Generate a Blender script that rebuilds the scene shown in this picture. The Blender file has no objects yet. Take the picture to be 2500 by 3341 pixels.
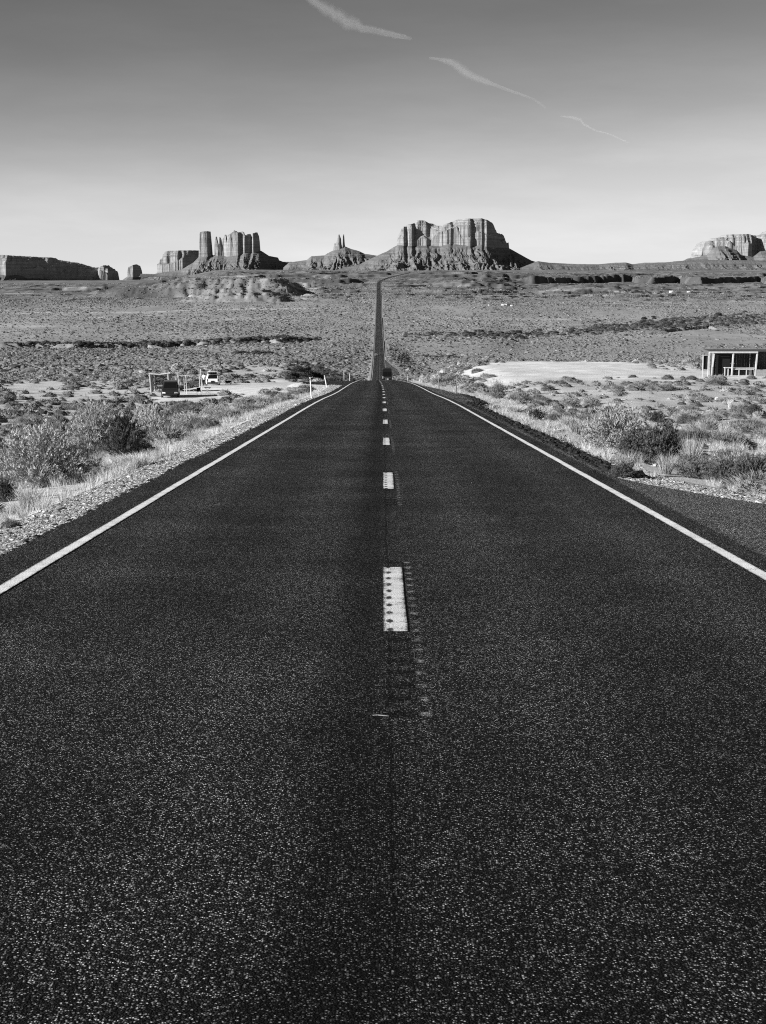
import bpy, math, random
import numpy as np

S = bpy.context.scene
C = S.collection
rng = np.random.default_rng(7)
random.seed(7)

# ------------------------------------------------------------------ camera, sky, sun, exposure
F, CX, CY = 4700.0, 1250.0, 1670.5          # focal length and centre, in pixels of the 2500 x 3341 photograph
PHI = math.atan((CY - 900.0) / F)           # downward pitch
SP, CP = math.sin(PHI), math.cos(PHI)
cam_d = bpy.data.cameras.new('camera')
cam_d.sensor_fit = 'HORIZONTAL'; cam_d.sensor_width = 36.0
cam_d.lens = F / 2500.0 * 36.0
cam_d.clip_start = 0.1; cam_d.clip_end = 300000.0
cam = bpy.data.objects.new('camera', cam_d); C.objects.link(cam)
cam.location = (0, 0, 0); cam.rotation_euler = (math.pi / 2 - PHI, 0, 0)
S.camera = cam

SUN_EL, SUN_AZ = math.radians(20.0), math.radians(249.0)     # azimuth clockwise from +Y
sun_dir = (math.cos(SUN_EL) * math.sin(SUN_AZ), math.cos(SUN_EL) * math.cos(SUN_AZ), math.sin(SUN_EL))
w = bpy.data.worlds.new('World'); S.world = w; w.use_nodes = True
nt = w.node_tree; nt.nodes.clear()
sky = nt.nodes.new('ShaderNodeTexSky'); sky.sky_type = 'NISHITA'; sky.sun_disc = False
sky.sun_elevation = SUN_EL; sky.sun_rotation = SUN_AZ
sky.altitude = 1600; sky.air_density = 1.0; sky.dust_density = 0.6; sky.ozone_density = 1.0
sep = nt.nodes.new('ShaderNodeSeparateColor')                 # black-and-white film behind a red filter
nm_ = nt.nodes.new('ShaderNodeMath'); nm_.operation = 'MULTIPLY'; nm_.inputs[1].default_value = 0.08
pw = nt.nodes.new('ShaderNodeFloatCurve')                     # contrast of the film
cv = pw.mapping.curves[0]
for k, q in enumerate([(0, 0), (.04, .026), (.10, .085), (.185, .18), (.224, .255), (.287, .405), (.385, .62), (.50, .745), (.58, .80), (1, .93)]):
    if k < 2 and k < len(cv.points) and k == 0: cv.points[0].location = q
    elif q[0] == 1: cv.points[len(cv.points) - 1].location = q
    else: cv.points.new(*q)
pw.mapping.update()
ml = nt.nodes.new('ShaderNodeMath'); ml.operation = 'MULTIPLY'; ml.inputs[1].default_value = 3.92
bg = nt.nodes.new('ShaderNodeBackground'); bg.inputs['Strength'].default_value = 0.1
out = nt.nodes.new('ShaderNodeOutputWorld')
nt.links.new(sky.outputs[0], sep.inputs[0]); nt.links.new(sep.outputs[0], nm_.inputs[0]); nt.links.new(nm_.outputs[0], pw.inputs['Value'])
nt.links.new(pw.outputs[0], ml.inputs[0]); tcw = nt.nodes.new('ShaderNodeTexCoord'); mpw = nt.nodes.new('ShaderNodeMapping'); mpw.inputs['Scale'].default_value = (5, 5, 26); mpw.inputs['Rotation'].default_value = (0, .12, 0)
nzw = nt.nodes.new('ShaderNodeTexNoise'); nzw.inputs['Scale'].default_value = 1.0; nzw.inputs['Detail'].default_value = 6; nzw.inputs['Roughness'].default_value = .6
rgw = nt.nodes.new('ShaderNodeMapRange'); rgw.inputs[1].default_value = .42; rgw.inputs[2].default_value = .75; rgw.inputs[3].default_value = .985; rgw.inputs[4].default_value = 1.12
mxw = nt.nodes.new('ShaderNodeMath'); mxw.operation = 'MULTIPLY'
nt.links.new(tcw.outputs['Generated'], mpw.inputs['Vector']); nt.links.new(mpw.outputs[0], nzw.inputs['Vector']); nt.links.new(nzw.outputs['Fac'], rgw.inputs[0])
nt.links.new(rgw.outputs[0], mxw.inputs[0]); nt.links.new(ml.outputs[0], mxw.inputs[1]); nt.links.new(mxw.outputs[0], bg.inputs['Color'])
nt.links.new(bg.outputs[0], out.inputs['Surface'])

sd = bpy.data.lights.new('sun', 'SUN'); sd.energy = 4.2; sd.angle = math.radians(0.5); sd.color = (1, 1, 1)
so = bpy.data.objects.new('sun', sd); C.objects.link(so)
so.rotation_euler = (math.pi / 2 - SUN_EL, 0, -SUN_AZ + math.pi)

S.view_settings.view_transform = 'Standard'; S.view_settings.look = 'None'
S.view_settings.gamma = 1.0; S.view_settings.exposure = 1.35
S.render.engine = 'CYCLES'
S.cycles.max_bounces = 5; S.cycles.diffuse_bounces = 3; S.cycles.glossy_bounces = 2
S.cycles.transparent_max_bounces = 8; S.cycles.volume_bounces = 1
S.cycles.use_denoising = False
S.cycles.filter_width = 1.1
S.cycles.sample_clamp_indirect = 6.0

# ------------------------------------------------------------------ numpy helpers
def ray(px, row):
    a = (np.asarray(px, float) - CX) / F; b = (np.asarray(row, float) - CY) / F
    return a, CP - b * SP, -SP - b * CP

def pt(px, row, Y):
    a, b, c = ray(px, row); return Y * a / b, Y + 0 * a, Y * c / b

def zrow(Y, row):
    a, b, c = ray(CX, row); return Y * c / b

def hash2(ix, iy, seed):
    h = (ix.astype(np.int64) * 374761393 + iy.astype(np.int64) * 668265263 + seed * 1442695041) & 0xffffffff
    h = ((h ^ (h >> 13)) * 1274126177) & 0xffffffff
    h = ((h ^ (h >> 15)) * 2246822519) & 0xffffffff
    return ((h ^ (h >> 16)) & 0xffffff) / float(0xffffff)

def vn(x, y, seed=0):
    x = np.asarray(x, float); y = np.asarray(y, float) + 0 * x; x = x + 0 * y
    ix = np.floor(x); iy = np.floor(y); fx = x - ix; fy = y - iy
    fx = fx * fx * (3 - 2 * fx); fy = fy * fy * (3 - 2 * fy)
    a = hash2(ix, iy, seed); b = hash2(ix + 1, iy, seed); c = hash2(ix, iy + 1, seed); d = hash2(ix + 1, iy + 1, seed)
    return (a + (b - a) * fx) * (1 - fy) + (c + (d - c) * fx) * fy

def fbm(x, y, seed=0, oct=4, gain=0.5):
    s = 0; a = 1; t = 0
    for o in range(oct):
        s = s + a * (vn(x * 2.03 ** o, y * 2.03 ** o, seed + o * 17) - 0.5); t += a; a *= gain
    return 2 * s / t

def ridge(x, y, seed=0, oct=3):
    s = 0; a = 1; t = 0
    for o in range(oct):
        s = s + a * (1 - np.abs(2 * vn(x * 2.1 ** o, y * 2.1 ** o, seed + o * 31) - 1)); t += a; a *= 0.5
    return s / t

def sm(x, a, b):
    t = np.clip((np.asarray(x, float) - a) / (b - a), 0, 1); return t * t * (3 - 2 * t)

def pchip(xs, ys):
    xs = np.array(xs, float); ys = np.array(ys, float); h = np.diff(xs); d = np.diff(ys) / h
    m = np.zeros_like(xs); m[0] = d[0]; m[-1] = d[-1]
    for k in range(1, len(xs) - 1):
        if d[k - 1] * d[k] > 0:
            w1 = 2 * h[k] + h[k - 1]; w2 = h[k] + 2 * h[k - 1]
            m[k] = (w1 + w2) / (w1 / d[k - 1] + w2 / d[k])
    def f(x):
        x = np.asarray(x, float)
        i = np.clip(np.searchsorted(xs, x) - 1, 0, len(xs) - 2)
        t = (x - xs[i]) / h[i]
        lo = x < xs[0]; hi = x > xs[-1]
        t = np.clip(t, 0, 1)
        r = (2*t**3 - 3*t**2 + 1)*ys[i] + (t**3 - 2*t**2 + t)*h[i]*m[i] + (-2*t**3 + 3*t**2)*ys[i+1] + (t**3 - t**2)*h[i]*m[i+1]
        return np.where(lo, ys[0] + m[0]*(x - xs[0]), np.where(hi, ys[-1], r))
    return f

def make_mesh(name, V, faces, mat=None, smooth=False, attrs=None):
    """V (N,3); faces: list of int arrays (M,k)."""
    me = bpy.data.meshes.new(name)
    V = np.ascontiguousarray(V, np.float32)
    me.vertices.add(len(V)); me.vertices.foreach_set('co', V.ravel())
    fs = [np.asarray(f, np.int32) for f in faces if len(f)]
    nl = sum(f.size for f in fs); npoly = sum(len(f) for f in fs)
    me.loops.add(nl); me.polygons.add(npoly)
    if nl:
        me.loops.foreach_set('vertex_index', np.concatenate([f.ravel() for f in fs]))
        tot = np.concatenate([np.full(len(f), f.shape[1], np.int32) for f in fs])
        st = np.concatenate([[0], np.cumsum(tot)[:-1]]).astype(np.int32)
        me.polygons.foreach_set('loop_start', st); me.polygons.foreach_set('loop_total', tot)
        me.polygons.foreach_set('use_smooth', np.full(npoly, smooth, bool))
    for k, v in (attrs or {}).items():
        at = me.attributes.new(k, 'FLOAT', 'POINT'); at.data.foreach_set('value', np.ascontiguousarray(v, np.float32))
    me.update(calc_edges=True)
    if mat: me.materials.append(mat)
    return me

def obj(name, me, parent=None, loc=None):
    o = bpy.data.objects.new(name, me); C.objects.link(o)
    if parent is not None: o.parent = parent
    if loc is not None: o.location = loc
    return o

def tag(o, label=None, cat=None, group=None, kind=None):
    if label: o['label'] = label
    if cat: o['category'] = cat
    if group: o['group'] = group
    if kind: o['kind'] = kind
    return o

def empty(name, loc, rz=0.0):
    o = bpy.data.objects.new(name, None); C.objects.link(o); o.location = loc; o.rotation_euler = (0, 0, rz)
    o.empty_display_size = 0.2
    return o

def copy_tree(o, parent=None):
    c = o.copy(); C.objects.link(c)
    if parent is not None: c.parent = parent
    for ch in list(o.children): copy_tree(ch, c)
    return c

def grid_faces(nr, nc):
    i = np.arange(nr - 1)[:, None] * nc + np.arange(nc - 1)[None, :]
    return np.stack([i, i + 1, i + nc + 1, i + nc], -1).reshape(-1, 4)

class MB:
    """collects simple solids into one mesh"""
    def __init__(s): s.v = []; s.f = []; s.n = 0
    def add(s, V, Fc):
        s.v.append(np.asarray(V, float)); s.f += [tuple(int(k) + s.n for k in f) for f in Fc]; s.n += len(V)
    def box(s, c, d, rx=0, ry=0, rz=0, taper=1.0):
        x, y, z = d[0] / 2, d[1] / 2, d[2] / 2
        V = np.array([[-x, -y, -z], [x, -y, -z], [x, y, -z], [-x, y, -z],
                      [-x*taper, -y*taper, z], [x*taper, -y*taper, z], [x*taper, y*taper, z], [-x*taper, y*taper, z]])
        V = rot(V, rx, ry, rz) + np.array(c)
        s.add(V, [(0, 3, 2, 1), (4, 5, 6, 7), (0, 1, 5, 4), (1, 2, 6, 5), (2, 3, 7, 6), (3, 0, 4, 7)])
    def tube(s, pts, rad, n=6):
        P = np.array(pts, float); R = np.broadcast_to(np.array(rad, float), (len(P),))
        base = []; up0 = np.array([0.13, 0.21, 0.97])
        for k in range(len(P)):
            t = P[min(k + 1, len(P) - 1)] - P[max(k - 1, 0)]; t /= np.linalg.norm(t) + 1e-9
            a = np.cross(t, up0 if abs(t @ up0) < 0.95 else np.array([1.0, 0, 0])); a /= np.linalg.norm(a); b = np.cross(t, a)
            an = np.arange(n) * 2 * math.pi / n
            base.append(P[k] + R[k] * (np.cos(an)[:, None] * a + np.sin(an)[:, None] * b))
        V = np.concatenate(base); fc = []
        for k in range(len(P) - 1):
            for j in range(n):
                fc.append((k*n + j, k*n + (j+1) % n, (k+1)*n + (j+1) % n, (k+1)*n + j))
        fc.append(tuple(range(n))[::-1]); fc.append(tuple((len(P)-1)*n + j for j in range(n)))
        s.add(V, fc)
    def quad(s, a, b, c, d, th=0.004):
        a, b, c, d = (np.array(q, float) for q in (a, b, c, d)); nn = np.cross(b - a, d - a); nn /= np.linalg.norm(nn)
        V = [a, b, c, d, a + nn*th, b + nn*th, c + nn*th, d + nn*th]
        s.add(V, [(0, 3, 2, 1), (4, 5, 6, 7), (0, 1, 5, 4), (1, 2, 6, 5), (2, 3, 7, 6), (3, 0, 4, 7)])
    def loft(s, secs):
        n = len(secs[0]); V = np.concatenate([np.array(q, float) for q in secs]); fc = []
        for k in range(len(secs) - 1):
            for j in range(n):
                fc.append((k*n + j, k*n + (j+1) % n, (k+1)*n + (j+1) % n, (k+1)*n + j))
        fc.append(tuple(range(n))[::-1]); fc.append(tuple((len(secs)-1)*n + j for j in range(n)))
        s.add(V, fc)
    def build(s, name, mat, parent=None, smooth=False):
        me = bpy.data.meshes.new(name)
        me.from_pydata([tuple(q) for q in np.concatenate(s.v)], [], s.f)
        if smooth: me.polygons.foreach_set('use_smooth', [True] * len(me.polygons))
        me.update()
        if mat: me.materials.append(mat)
        return obj(name, me, parent)

def rot(V, rx, ry, rz):
    V = np.asarray(V, float)
    if rx: c, q = math.cos(rx), math.sin(rx); V = V @ np.array([[1, 0, 0], [0, c, -q], [0, q, c]]).T
    if ry: c, q = math.cos(ry), math.sin(ry); V = V @ np.array([[c, 0, q], [0, 1, 0], [-q, 0, c]]).T
    if rz: c, q = math.cos(rz), math.sin(rz); V = V @ np.array([[c, -q, 0], [q, c, 0], [0, 0, 1]]).T
    return V

# ------------------------------------------------------------------ materials
def new_mat(name, rough=0.9, spec=0.25):
    m = bpy.data.materials.new(name); m.use_nodes = True
    t = m.node_tree; b = t.nodes['Principled BSDF']
    b.inputs['Roughness'].default_value = rough; b.inputs['Specular IOR Level'].default_value = spec
    return m, t, b

def N(t, typ, **kw):
    n = t.nodes.new(typ)
    for k, v in kw.items():
        if k.startswith('i_'): n.inputs[k[2:].replace('_', ' ')].default_value = v
        else: setattr(n, k, v)
    return n

def math_n(t, op, a, b=None, c=None, clamp=False):
    n = t.nodes.new('ShaderNodeMath'); n.operation = op; n.use_clamp = clamp
    for i, q in enumerate((a, b, c)):
        if q is None: continue
        if isinstance(q, (int, float)): n.inputs[i].default_value = q
        else: t.links.new(q, n.inputs[i])
    return n.outputs[0]

def maprange(t, v, a, b, c, d):
    n = t.nodes.new('ShaderNodeMapRange'); t.links.new(v, n.inputs[0])
    for i, q in zip((1, 2, 3, 4), (a, b, c, d)): n.inputs[i].default_value = q
    return n.outputs[0]

def noise(t, vec, scale, detail=4, rough=0.55):
    n = N(t, 'ShaderNodeTexNoise', i_Scale=scale, i_Detail=detail, i_Roughness=rough)
    if vec is not None: t.links.new(vec, n.inputs['Vector'])
    return n.outputs['Fac']

def scaled(t, vec, s):
    n = N(t, 'ShaderNodeMapping'); t.links.new(vec, n.inputs['Vector']); n.inputs['Scale'].default_value = s
    return n.outputs[0]

def flat_mat(name, v, rough=0.8, spec=0.3, var=0.25, scale=6.0, bump=0.0, stretch=(1, 1, 1), metal=0.0):
    m, t, b = new_mat(name, rough, spec); b.inputs['Metallic'].default_value = metal
    tc = N(t, 'ShaderNodeTexCoord'); vec = scaled(t, tc.outputs['Object'], stretch)
    nf = noise(t, vec, scale, 5, 0.6)
    fac = maprange(t, nf, 0.25, 0.75, v * (1 - var), v * (1 + var))
    t.links.new(fac, b.inputs['Base Color'])
    if bump:
        bn = N(t, 'ShaderNodeBump', i_Strength=bump, i_Distance=0.02); t.links.new(nf, bn.inputs['Height']); t.links.new(bn.outputs[0], b.inputs['Normal'])
    return m

def attr(t, name): return N(t, 'ShaderNodeAttribute', attribute_name=name).outputs['Fac']

def plant_mat(name, rough=0.75, spec=0.15):
    m, t, b = new_mat(name, rough, spec)
    oi = N(t, 'ShaderNodeObjectInfo')
    r = maprange(t, oi.outputs['Random'], 0, 1, 0.75, 1.25)
    t.links.new(math_n(t, 'MULTIPLY', attr(t, 'tone'), r), b.inputs['Base Color'])
    return m

M = {}
M['brush'] = plant_mat('brush_leaves')
M['grass'] = plant_mat('dry_grass_blades')
M['stone'] = plant_mat('loose_stone', 0.85, 0.2)

def asphalt_mat(name, dark=1.0):
    m, t, b = new_mat(name, 0.62, 0.035)
    tc = N(t, 'ShaderNodeTexCoord'); P = tc.outputs['Object']; lat = attr(t, 'lat')
    v1 = N(t, 'ShaderNodeTexVoronoi', i_Scale=118.0); t.links.new(P, v1.inputs['Vector'])
    sepc = N(t, 'ShaderNodeSeparateColor'); t.links.new(v1.outputs['Color'], sepc.inputs[0])
    r1 = sepc.outputs[0]
    stone = math_n(t, 'ADD', math_n(t, 'MULTIPLY', math_n(t, 'POWER', r1, 9.0), 0.62), math_n(t, 'MULTIPLY', math_n(t, 'POWER', r1, 3.0), 0.03))
    inside = maprange(t, v1.outputs['Distance'], 0.25, 0.55, 1.0, 0.25)
    stone = math_n(t, 'MULTIPLY', stone, inside)
    fine = maprange(t, noise(t, P, 240.0, 2, 0.6), 0.3, 0.7, 0.001, 0.008)
    big = maprange(t, noise(t, P, 0.4, 6, 0.68), 0.3, 0.7, 0.55, 1.5)
    # dark sealed band and crack along the centre joint, faint wheel paths
    wob = math_n(t, 'MULTIPLY', math_n(t, 'SUBTRACT', noise(t, scaled(t, P, (0, 1, 0)), 0.6, 4, 0.7), 0.5), 0.1)
    cl = math_n(t, 'ABSOLUTE', math_n(t, 'ADD', math_n(t, 'ADD', lat, 0.065), wob))
    crack = maprange(t, cl, 0.004, 0.014, 0.45, 1.0)
    nb = math_n(t, 'MULTIPLY', math_n(t, 'SUBTRACT', noise(t, scaled(t, P, (1.5, 0.35, 1)), 1.3, 5, 0.65), 0.5), 0.5)
    band = maprange(t, math_n(t, 'ADD', math_n(t, 'ABSOLUTE', math_n(t, 'ADD', lat, 0.24)), nb), 0.06, 0.34, 0.5, 1.0)
    wheel = maprange(t, math_n(t, 'ABSOLUTE', math_n(t, 'SUBTRACT', math_n(t, 'ABSOLUTE', math_n(t, 'SUBTRACT', math_n(t, 'ABSOLUTE', lat), 1.8)), 0.85)), 0.0, 0.55, 1.28, 0.92)
    base = math_n(t, 'ADD', stone, fine)
    for q in (big, crack, band, wheel): base = math_n(t, 'MULTIPLY', base, q)
    # centre rumble strip: grooves with chipped pale rims
    ph = math_n(t, 'ABSOLUTE', math_n(t, 'SUBTRACT', math_n(t, 'FRACT', math_n(t, 'DIVIDE', attr(t, 'dist'), 0.36)), 0.5))
    rough_ = noise(t, P, 30.0, 4, 0.7)
    lo = math_n(t, 'ABSOLUTE', math_n(t, 'SUBTRACT', lat, 0.03))
    inz = math_n(t, 'LESS_THAN', math_n(t, 'FRACT', math_n(t, 'DIVIDE', math_n(t, 'ADD', attr(t, 'dist'), -7.6 + 119), 11.9)), 0.53)
    groove = math_n(t, 'MULTIPLY', maprange(t, math_n(t, 'ADD', ph, math_n(t, 'MULTIPLY', math_n(t, 'SUBTRACT', rough_, 0.5), 1.1)), 0.1, 0.24, 1, 0), maprange(t, lo, 0.09, 0.13, 1, 0)); groove = math_n(t, 'MULTIPLY', groove, inz)
    base = math_n(t, 'MULTIPLY', base, maprange(t, groove, 0, 1, 1.0, 0.3))
    rim = math_n(t, 'MULTIPLY', maprange(t, math_n(t, 'ABSOLUTE', math_n(t, 'SUBTRACT', lat, 0.135)), 0.012, 0.04, 1, 0), maprange(t, ph, 0.08, 0.2, 1, 0))
    rim = math_n(t, 'MULTIPLY', rim, maprange(t, rough_, 0.42, 0.58, 0, 0.26)); rim = math_n(t, 'MULTIPLY', rim, inz)
    base = math_n(t, 'ADD', base, rim)
    pull = maprange(t, math_n(t, 'ADD', lat, math_n(t, 'MULTIPLY', math_n(t, 'SUBTRACT', noise(t, P, 4.0, 4, 0.7), 0.5), 0.16)), 3.74, 3.8, 1.0, 2.7)   # older, greyer paving of the pullouts
    base = math_n(t, 'MULTIPLY', base, pull)
    base = math_n(t, 'MULTIPLY', base, dark)
    t.links.new(base, b.inputs['Base Color'])
    hgt = math_n(t, 'SUBTRACT', math_n(t, 'MULTIPLY', noise(t, P, 150.0, 3, 0.6), 0.9), v1.outputs['Distance'])
    bn = N(t, 'ShaderNodeBump', i_Strength=1.0, i_Distance=0.018); t.links.new(hgt, bn.inputs['Height'])
    t.links.new(bn.outputs[0], b.inputs['Normal'])
    return m
M['asphalt'] = asphalt_mat('asphalt_chipseal')

def paint_mat(name, v, holes=False, c=3.4, h=0.0675):
    m, t, b = new_mat(name, 0.7, 0.3)
    tc = N(t, 'ShaderNodeTexCoord'); P = tc.outputs['Object']; lat = attr(t, 'lat'); dist = attr(t, 'dist')
    v1 = N(t, 'ShaderNodeTexVoronoi', i_Scale=95.0); t.links.new(P, v1.inputs['Vector'])
    e = math_n(t, 'DIVIDE', math_n(t, 'ABSOLUTE', math_n(t, 'SUBTRACT', lat if holes else math_n(t, 'ABSOLUTE', lat), c)), h)
    thr = math_n(t, 'ADD', math_n(t, 'MULTIPLY', math_n(t, 'POWER', e, 5.0), 0.24), math_n(t, 'MULTIPLY', math_n(t, 'SUBTRACT', noise(t, P, 5.0, 3, 0.6), 0.5), 0.42 if holes else 0.32))
    worn = maprange(t, math_n(t, 'SUBTRACT', noise(t, P, 62.0, 5, 0.75), thr), 0.31, 0.47, 0.06, 1.0)
    tone = maprange(t, noise(t, P, 3.0, 3, 0.6), 0.3, 0.7, 0.85, 1.08)
    base = math_n(t, 'MULTIPLY', math_n(t, 'MULTIPLY', worn, tone), v)
    if holes:                                        # rumble-strip pits cut through the paint
        ph = math_n(t, 'ABSOLUTE', math_n(t, 'SUBTRACT', math_n(t, 'FRACT', math_n(t, 'DIVIDE', dist, 0.36)), 0.5))
        dx = math_n(t, 'ABSOLUTE', math_n(t, 'SUBTRACT', lat, -0.052))
        e = math_n(t, 'ADD', math_n(t, 'POWER', math_n(t, 'DIVIDE', ph, 0.2), 2.0), math_n(t, 'POWER', math_n(t, 'DIVIDE', dx, 0.024), 2.0))
        e = math_n(t, 'ADD', e, math_n(t, 'MULTIPLY', math_n(t, 'SUBTRACT', noise(t, P, 45.0, 4, 0.7), 0.5), 6.0))
        base = math_n(t, 'MULTIPLY', base, maprange(t, e, 0.7, 1.5, 0.04, 1.0))
    t.links.new(base, b.inputs['Base Color'])
    bn = N(t, 'ShaderNodeBump', i_Strength=0.5, i_Distance=0.004, invert=True); t.links.new(v1.outputs['Distance'], bn.inputs['Height'])
    t.links.new(bn.outputs[0], b.inputs['Normal'])
    return m
M['line'] = paint_mat('edge_line_paint', 0.72)
M['dash'] = paint_mat('centre_dash_paint', 0.62, True, -0.0125, 0.0875)

def ground_mat():
    m, t, b = new_mat('sandy_ground', 0.95, 0.1)
    tc = N(t, 'ShaderNodeTexCoord'); P = tc.outputs['Object']; tone = attr(t, 'tone')
    n1 = maprange(t, noise(t, P, 0.35, 6, 0.65), 0.3, 0.7, 0.78, 1.18)
    n2 = maprange(t, noise(t, P, 9.0, 4, 0.7), 0.3, 0.7, 0.82, 1.15)
    n3 = maprange(t, noise(t, scaled(t, P, (1, 0.18, 1)), 0.03, 5, 0.7), 0.3, 0.7, 0.8, 1.2)
    c = tone
    for q in (n1, n2, n3): c = math_n(t, 'MULTIPLY', c, q)
    t.links.new(c, b.inputs['Base Color'])
    bn = N(t, 'ShaderNodeBump', i_Strength=0.7, i_Distance=0.05); t.links.new(noise(t, P, 7.0, 6, 0.7), bn.inputs['Height'])
    t.links.new(bn.outputs[0], b.inputs['Normal'])
    return m
M['ground'] = ground_mat()

def rock_mat(name, v):
    m, t, b = new_mat(name, 0.95, 0.1)
    tc = N(t, 'ShaderNodeTexCoord'); P = tc.outputs['Object']
    strata = maprange(t, noise(t, scaled(t, P, (0.003, 0.003, 0.11)), 1.0, 5, 0.7), 0.35, 0.65, 0.7, 1.2)
    streak = maprange(t, noise(t, scaled(t, P, (0.07, 0.05, 0.006)), 1.0, 5, 0.65), 0.3, 0.7, 0.84, 1.12)
    blot = maprange(t, noise(t, P, 0.03, 5, 0.7), 0.3, 0.7, 0.85, 1.15)
    c = math_n(t, 'MULTIPLY', math_n(t, 'MULTIPLY', strata, streak), math_n(t, 'MULTIPLY', blot, v))
    t.links.new(c, b.inputs['Base Color'])
    bn = N(t, 'ShaderNodeBump', i_Strength=0.8, i_Distance=3.0); t.links.new(noise(t, scaled(t, P, (0.12, 0.12, 0.05)), 1.0, 6, 0.7), bn.inputs['Height'])
    t.links.new(bn.outputs[0], b.inputs['Normal'])
    return m
M['cliff'] = rock_mat('sandstone_cliff', 0.23)
M['talus'] = rock_mat('shale_slope', 0.125)
M['wood'] = flat_mat('weathered_wood', 0.27, 0.85, 0.2, 0.4, 9.0, 0.4, (1, 1, 0.15))
M['pale_wood'] = flat_mat('pale_sawn_wood', 0.45, 0.8, 0.2, 0.2, 9.0, 0.3, (1, 1, 0.2))
M['dark_wood'] = flat_mat('dark_stained_wood', 0.06, 0.8, 0.2, 0.4, 7.0, 0.3, (0.3, 1, 1))
M['black_paint'] = flat_mat('black_car_paint', 0.02, 0.25, 0.5, 0.1)
M['van_paint'] = flat_mat('matt_black_van_paint', 0.008, 0.5, 0.3, 0.1)
M['white_paint'] = flat_mat('white_car_paint', 0.78, 0.3, 0.5, 0.04)
M['grey_paint'] = flat_mat('grey_car_paint', 0.22, 0.3, 0.5, 0.05)
M['glass'] = flat_mat('dark_window_glass', 0.008, 0.06, 0.5, 0.1)
M['rubber'] = flat_mat('tyre_rubber', 0.02, 0.85, 0.2, 0.2)
M['metal'] = flat_mat('galvanised_metal', 0.5, 0.45, 0.5, 0.2, 8.0, 0, (1, 1, 1), 0.6)
M['chrome'] = flat_mat('bright_trim', 0.8, 0.25, 0.5, 0.05, 5, 0, (1, 1, 1), 0.8)
M['lamp'] = flat_mat('lamp_lens', 0.7, 0.15, 0.5, 0.05)
M['black_cloth'] = flat_mat('black_fabric', 0.015, 0.9, 0.1, 0.2)
M['white_cloth'] = flat_mat('white_fabric', 0.75, 0.9, 0.1, 0.06)
M['skin'] = flat_mat('skin', 0.3, 0.6, 0.3, 0.08)
M['hair'] = flat_mat('dark_hair', 0.02, 0.6, 0.3, 0.2)
M['white_post'] = flat_mat('white_post_plastic', 0.7, 0.6, 0.3, 0.1)
M['brown_post'] = flat_mat('dark_post_metal', 0.12, 0.6, 0.3, 0.2)

# ------------------------------------------------------------------ the lie of the land
PL = lambda y: -1.953 - 0.0592 * y
prof = [(-60, PL(-60)), (-20, PL(-20)), (0, PL(0)), (15, PL(15)), (30, PL(30)), (50, PL(50)), (66, PL(66)), (80, PL(80) - 0.05)] + [(y, float(zrow(y, r))) for y, r in
       [(94, 1288.5), (107, 1278.5), (121, 1268.5), (140, 1258.5), (156, 1252.5), (200, 1245), (247, 1241), (325, 1245), (420, 1251), (540, 1250), (660, 1238.5),
        (810, 1195), (1144, 1115), (1600, 1050), (2070, 979), (2500, 943), (2880, 921), (3200, 905), (3450, 897.5), (3800, 890.5), (4200, 886), (7000, 881.5), (9000, 882)]]
Pz = pchip([p[0] for p in prof], [p[1] for p in prof])
path = [(-60, 0.103), (0, 0.103), (100, 0.06), (247, -0.62), (500, -1.3), (810, -2.15), (1600, -4.6), (2400, -7.0), (2800, -8.4), (2930, -6.0), (3200, 14), (3450, 37), (3800, 65), (4300, 90), (9000, 300)]
XR = pchip([p[0] for p in path], [p[1] for p in path])
LW = lambda y: np.interp(y, [-60, 143, 150, 162, 195, 212, 224, 9000], [3.95, 3.95, 5.3, 8.8, 10.5, 8.0, 3.95, 3.95])
RW = lambda y: np.interp(y, [-60, -30, 5, 15, 20.2, 23.4, 24.6, 70, 73, 94, 113, 130, 140, 690, 725, 780, 870, 9000],
                         [22, 18, 11, 7.2, 5.0, 4.02, 3.88, 3.88, 4.6, 5.05, 4.85, 4.2, 3.88, 3.88, 10.2, 9.2, 3.88, 3.88])
NLpts = [(-60, -2.0 + 1.5), (0, PL(0) - 1.0), (30, PL(30) - 1.6), (60, PL(60) - 2.1), (94, -10.0), (130, -12.2), (157, float(zrow(157, 1294))), (188, float(zrow(188, 1256))), (230, float(zrow(230, 1243))),
         (300, float(zrow(300, 1232))), (400, float(zrow(400, 1221))), (600, float(zrow(600, 1202))), (800, float(zrow(800, 1180))), (1144, float(zrow(1144, 1118)))]
NRpts = [(-60, -2.0 + 1.5), (0, PL(0) - 0.5), (30, PL(30) - 0.9), (60, PL(60) - 1.0), (94, -8.5), (120, float(zrow(120, 1262))), (147, float(zrow(147, 1234))), (230, float(zrow(230, 1183))),
         (262, float(zrow(262, 1182))), (330, -25.5), (500, -42), (800, -54.5), (1144, -56.5)]
NL = pchip([p[0] for p in NLpts], [p[1] for p in NLpts]); NR = pchip([p[0] for p in NRpts], [p[1] for p in NRpts])
FARL = pchip([1000, 1144, 1600, 2070, 2880, 4000, 6000, 8500, 15000, 40000], [-56, -56, -50.5, -37, -27, -22, -24, -26, -34, -60])
FARR = pchip([1000, 1144, 1600, 2070, 2880, 3300, 4000, 4600, 7000, 9000, 15000, 40000], [-57, -56, -51, -37, -20, -14, 5, 12, 27, 36, 30, -60])

def saw(d, H, L, w):
    return H * (sm(d, -w, w) - 0.5 * sm(d, -L, -w) - 0.5 * sm(d, w, L))

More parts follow.
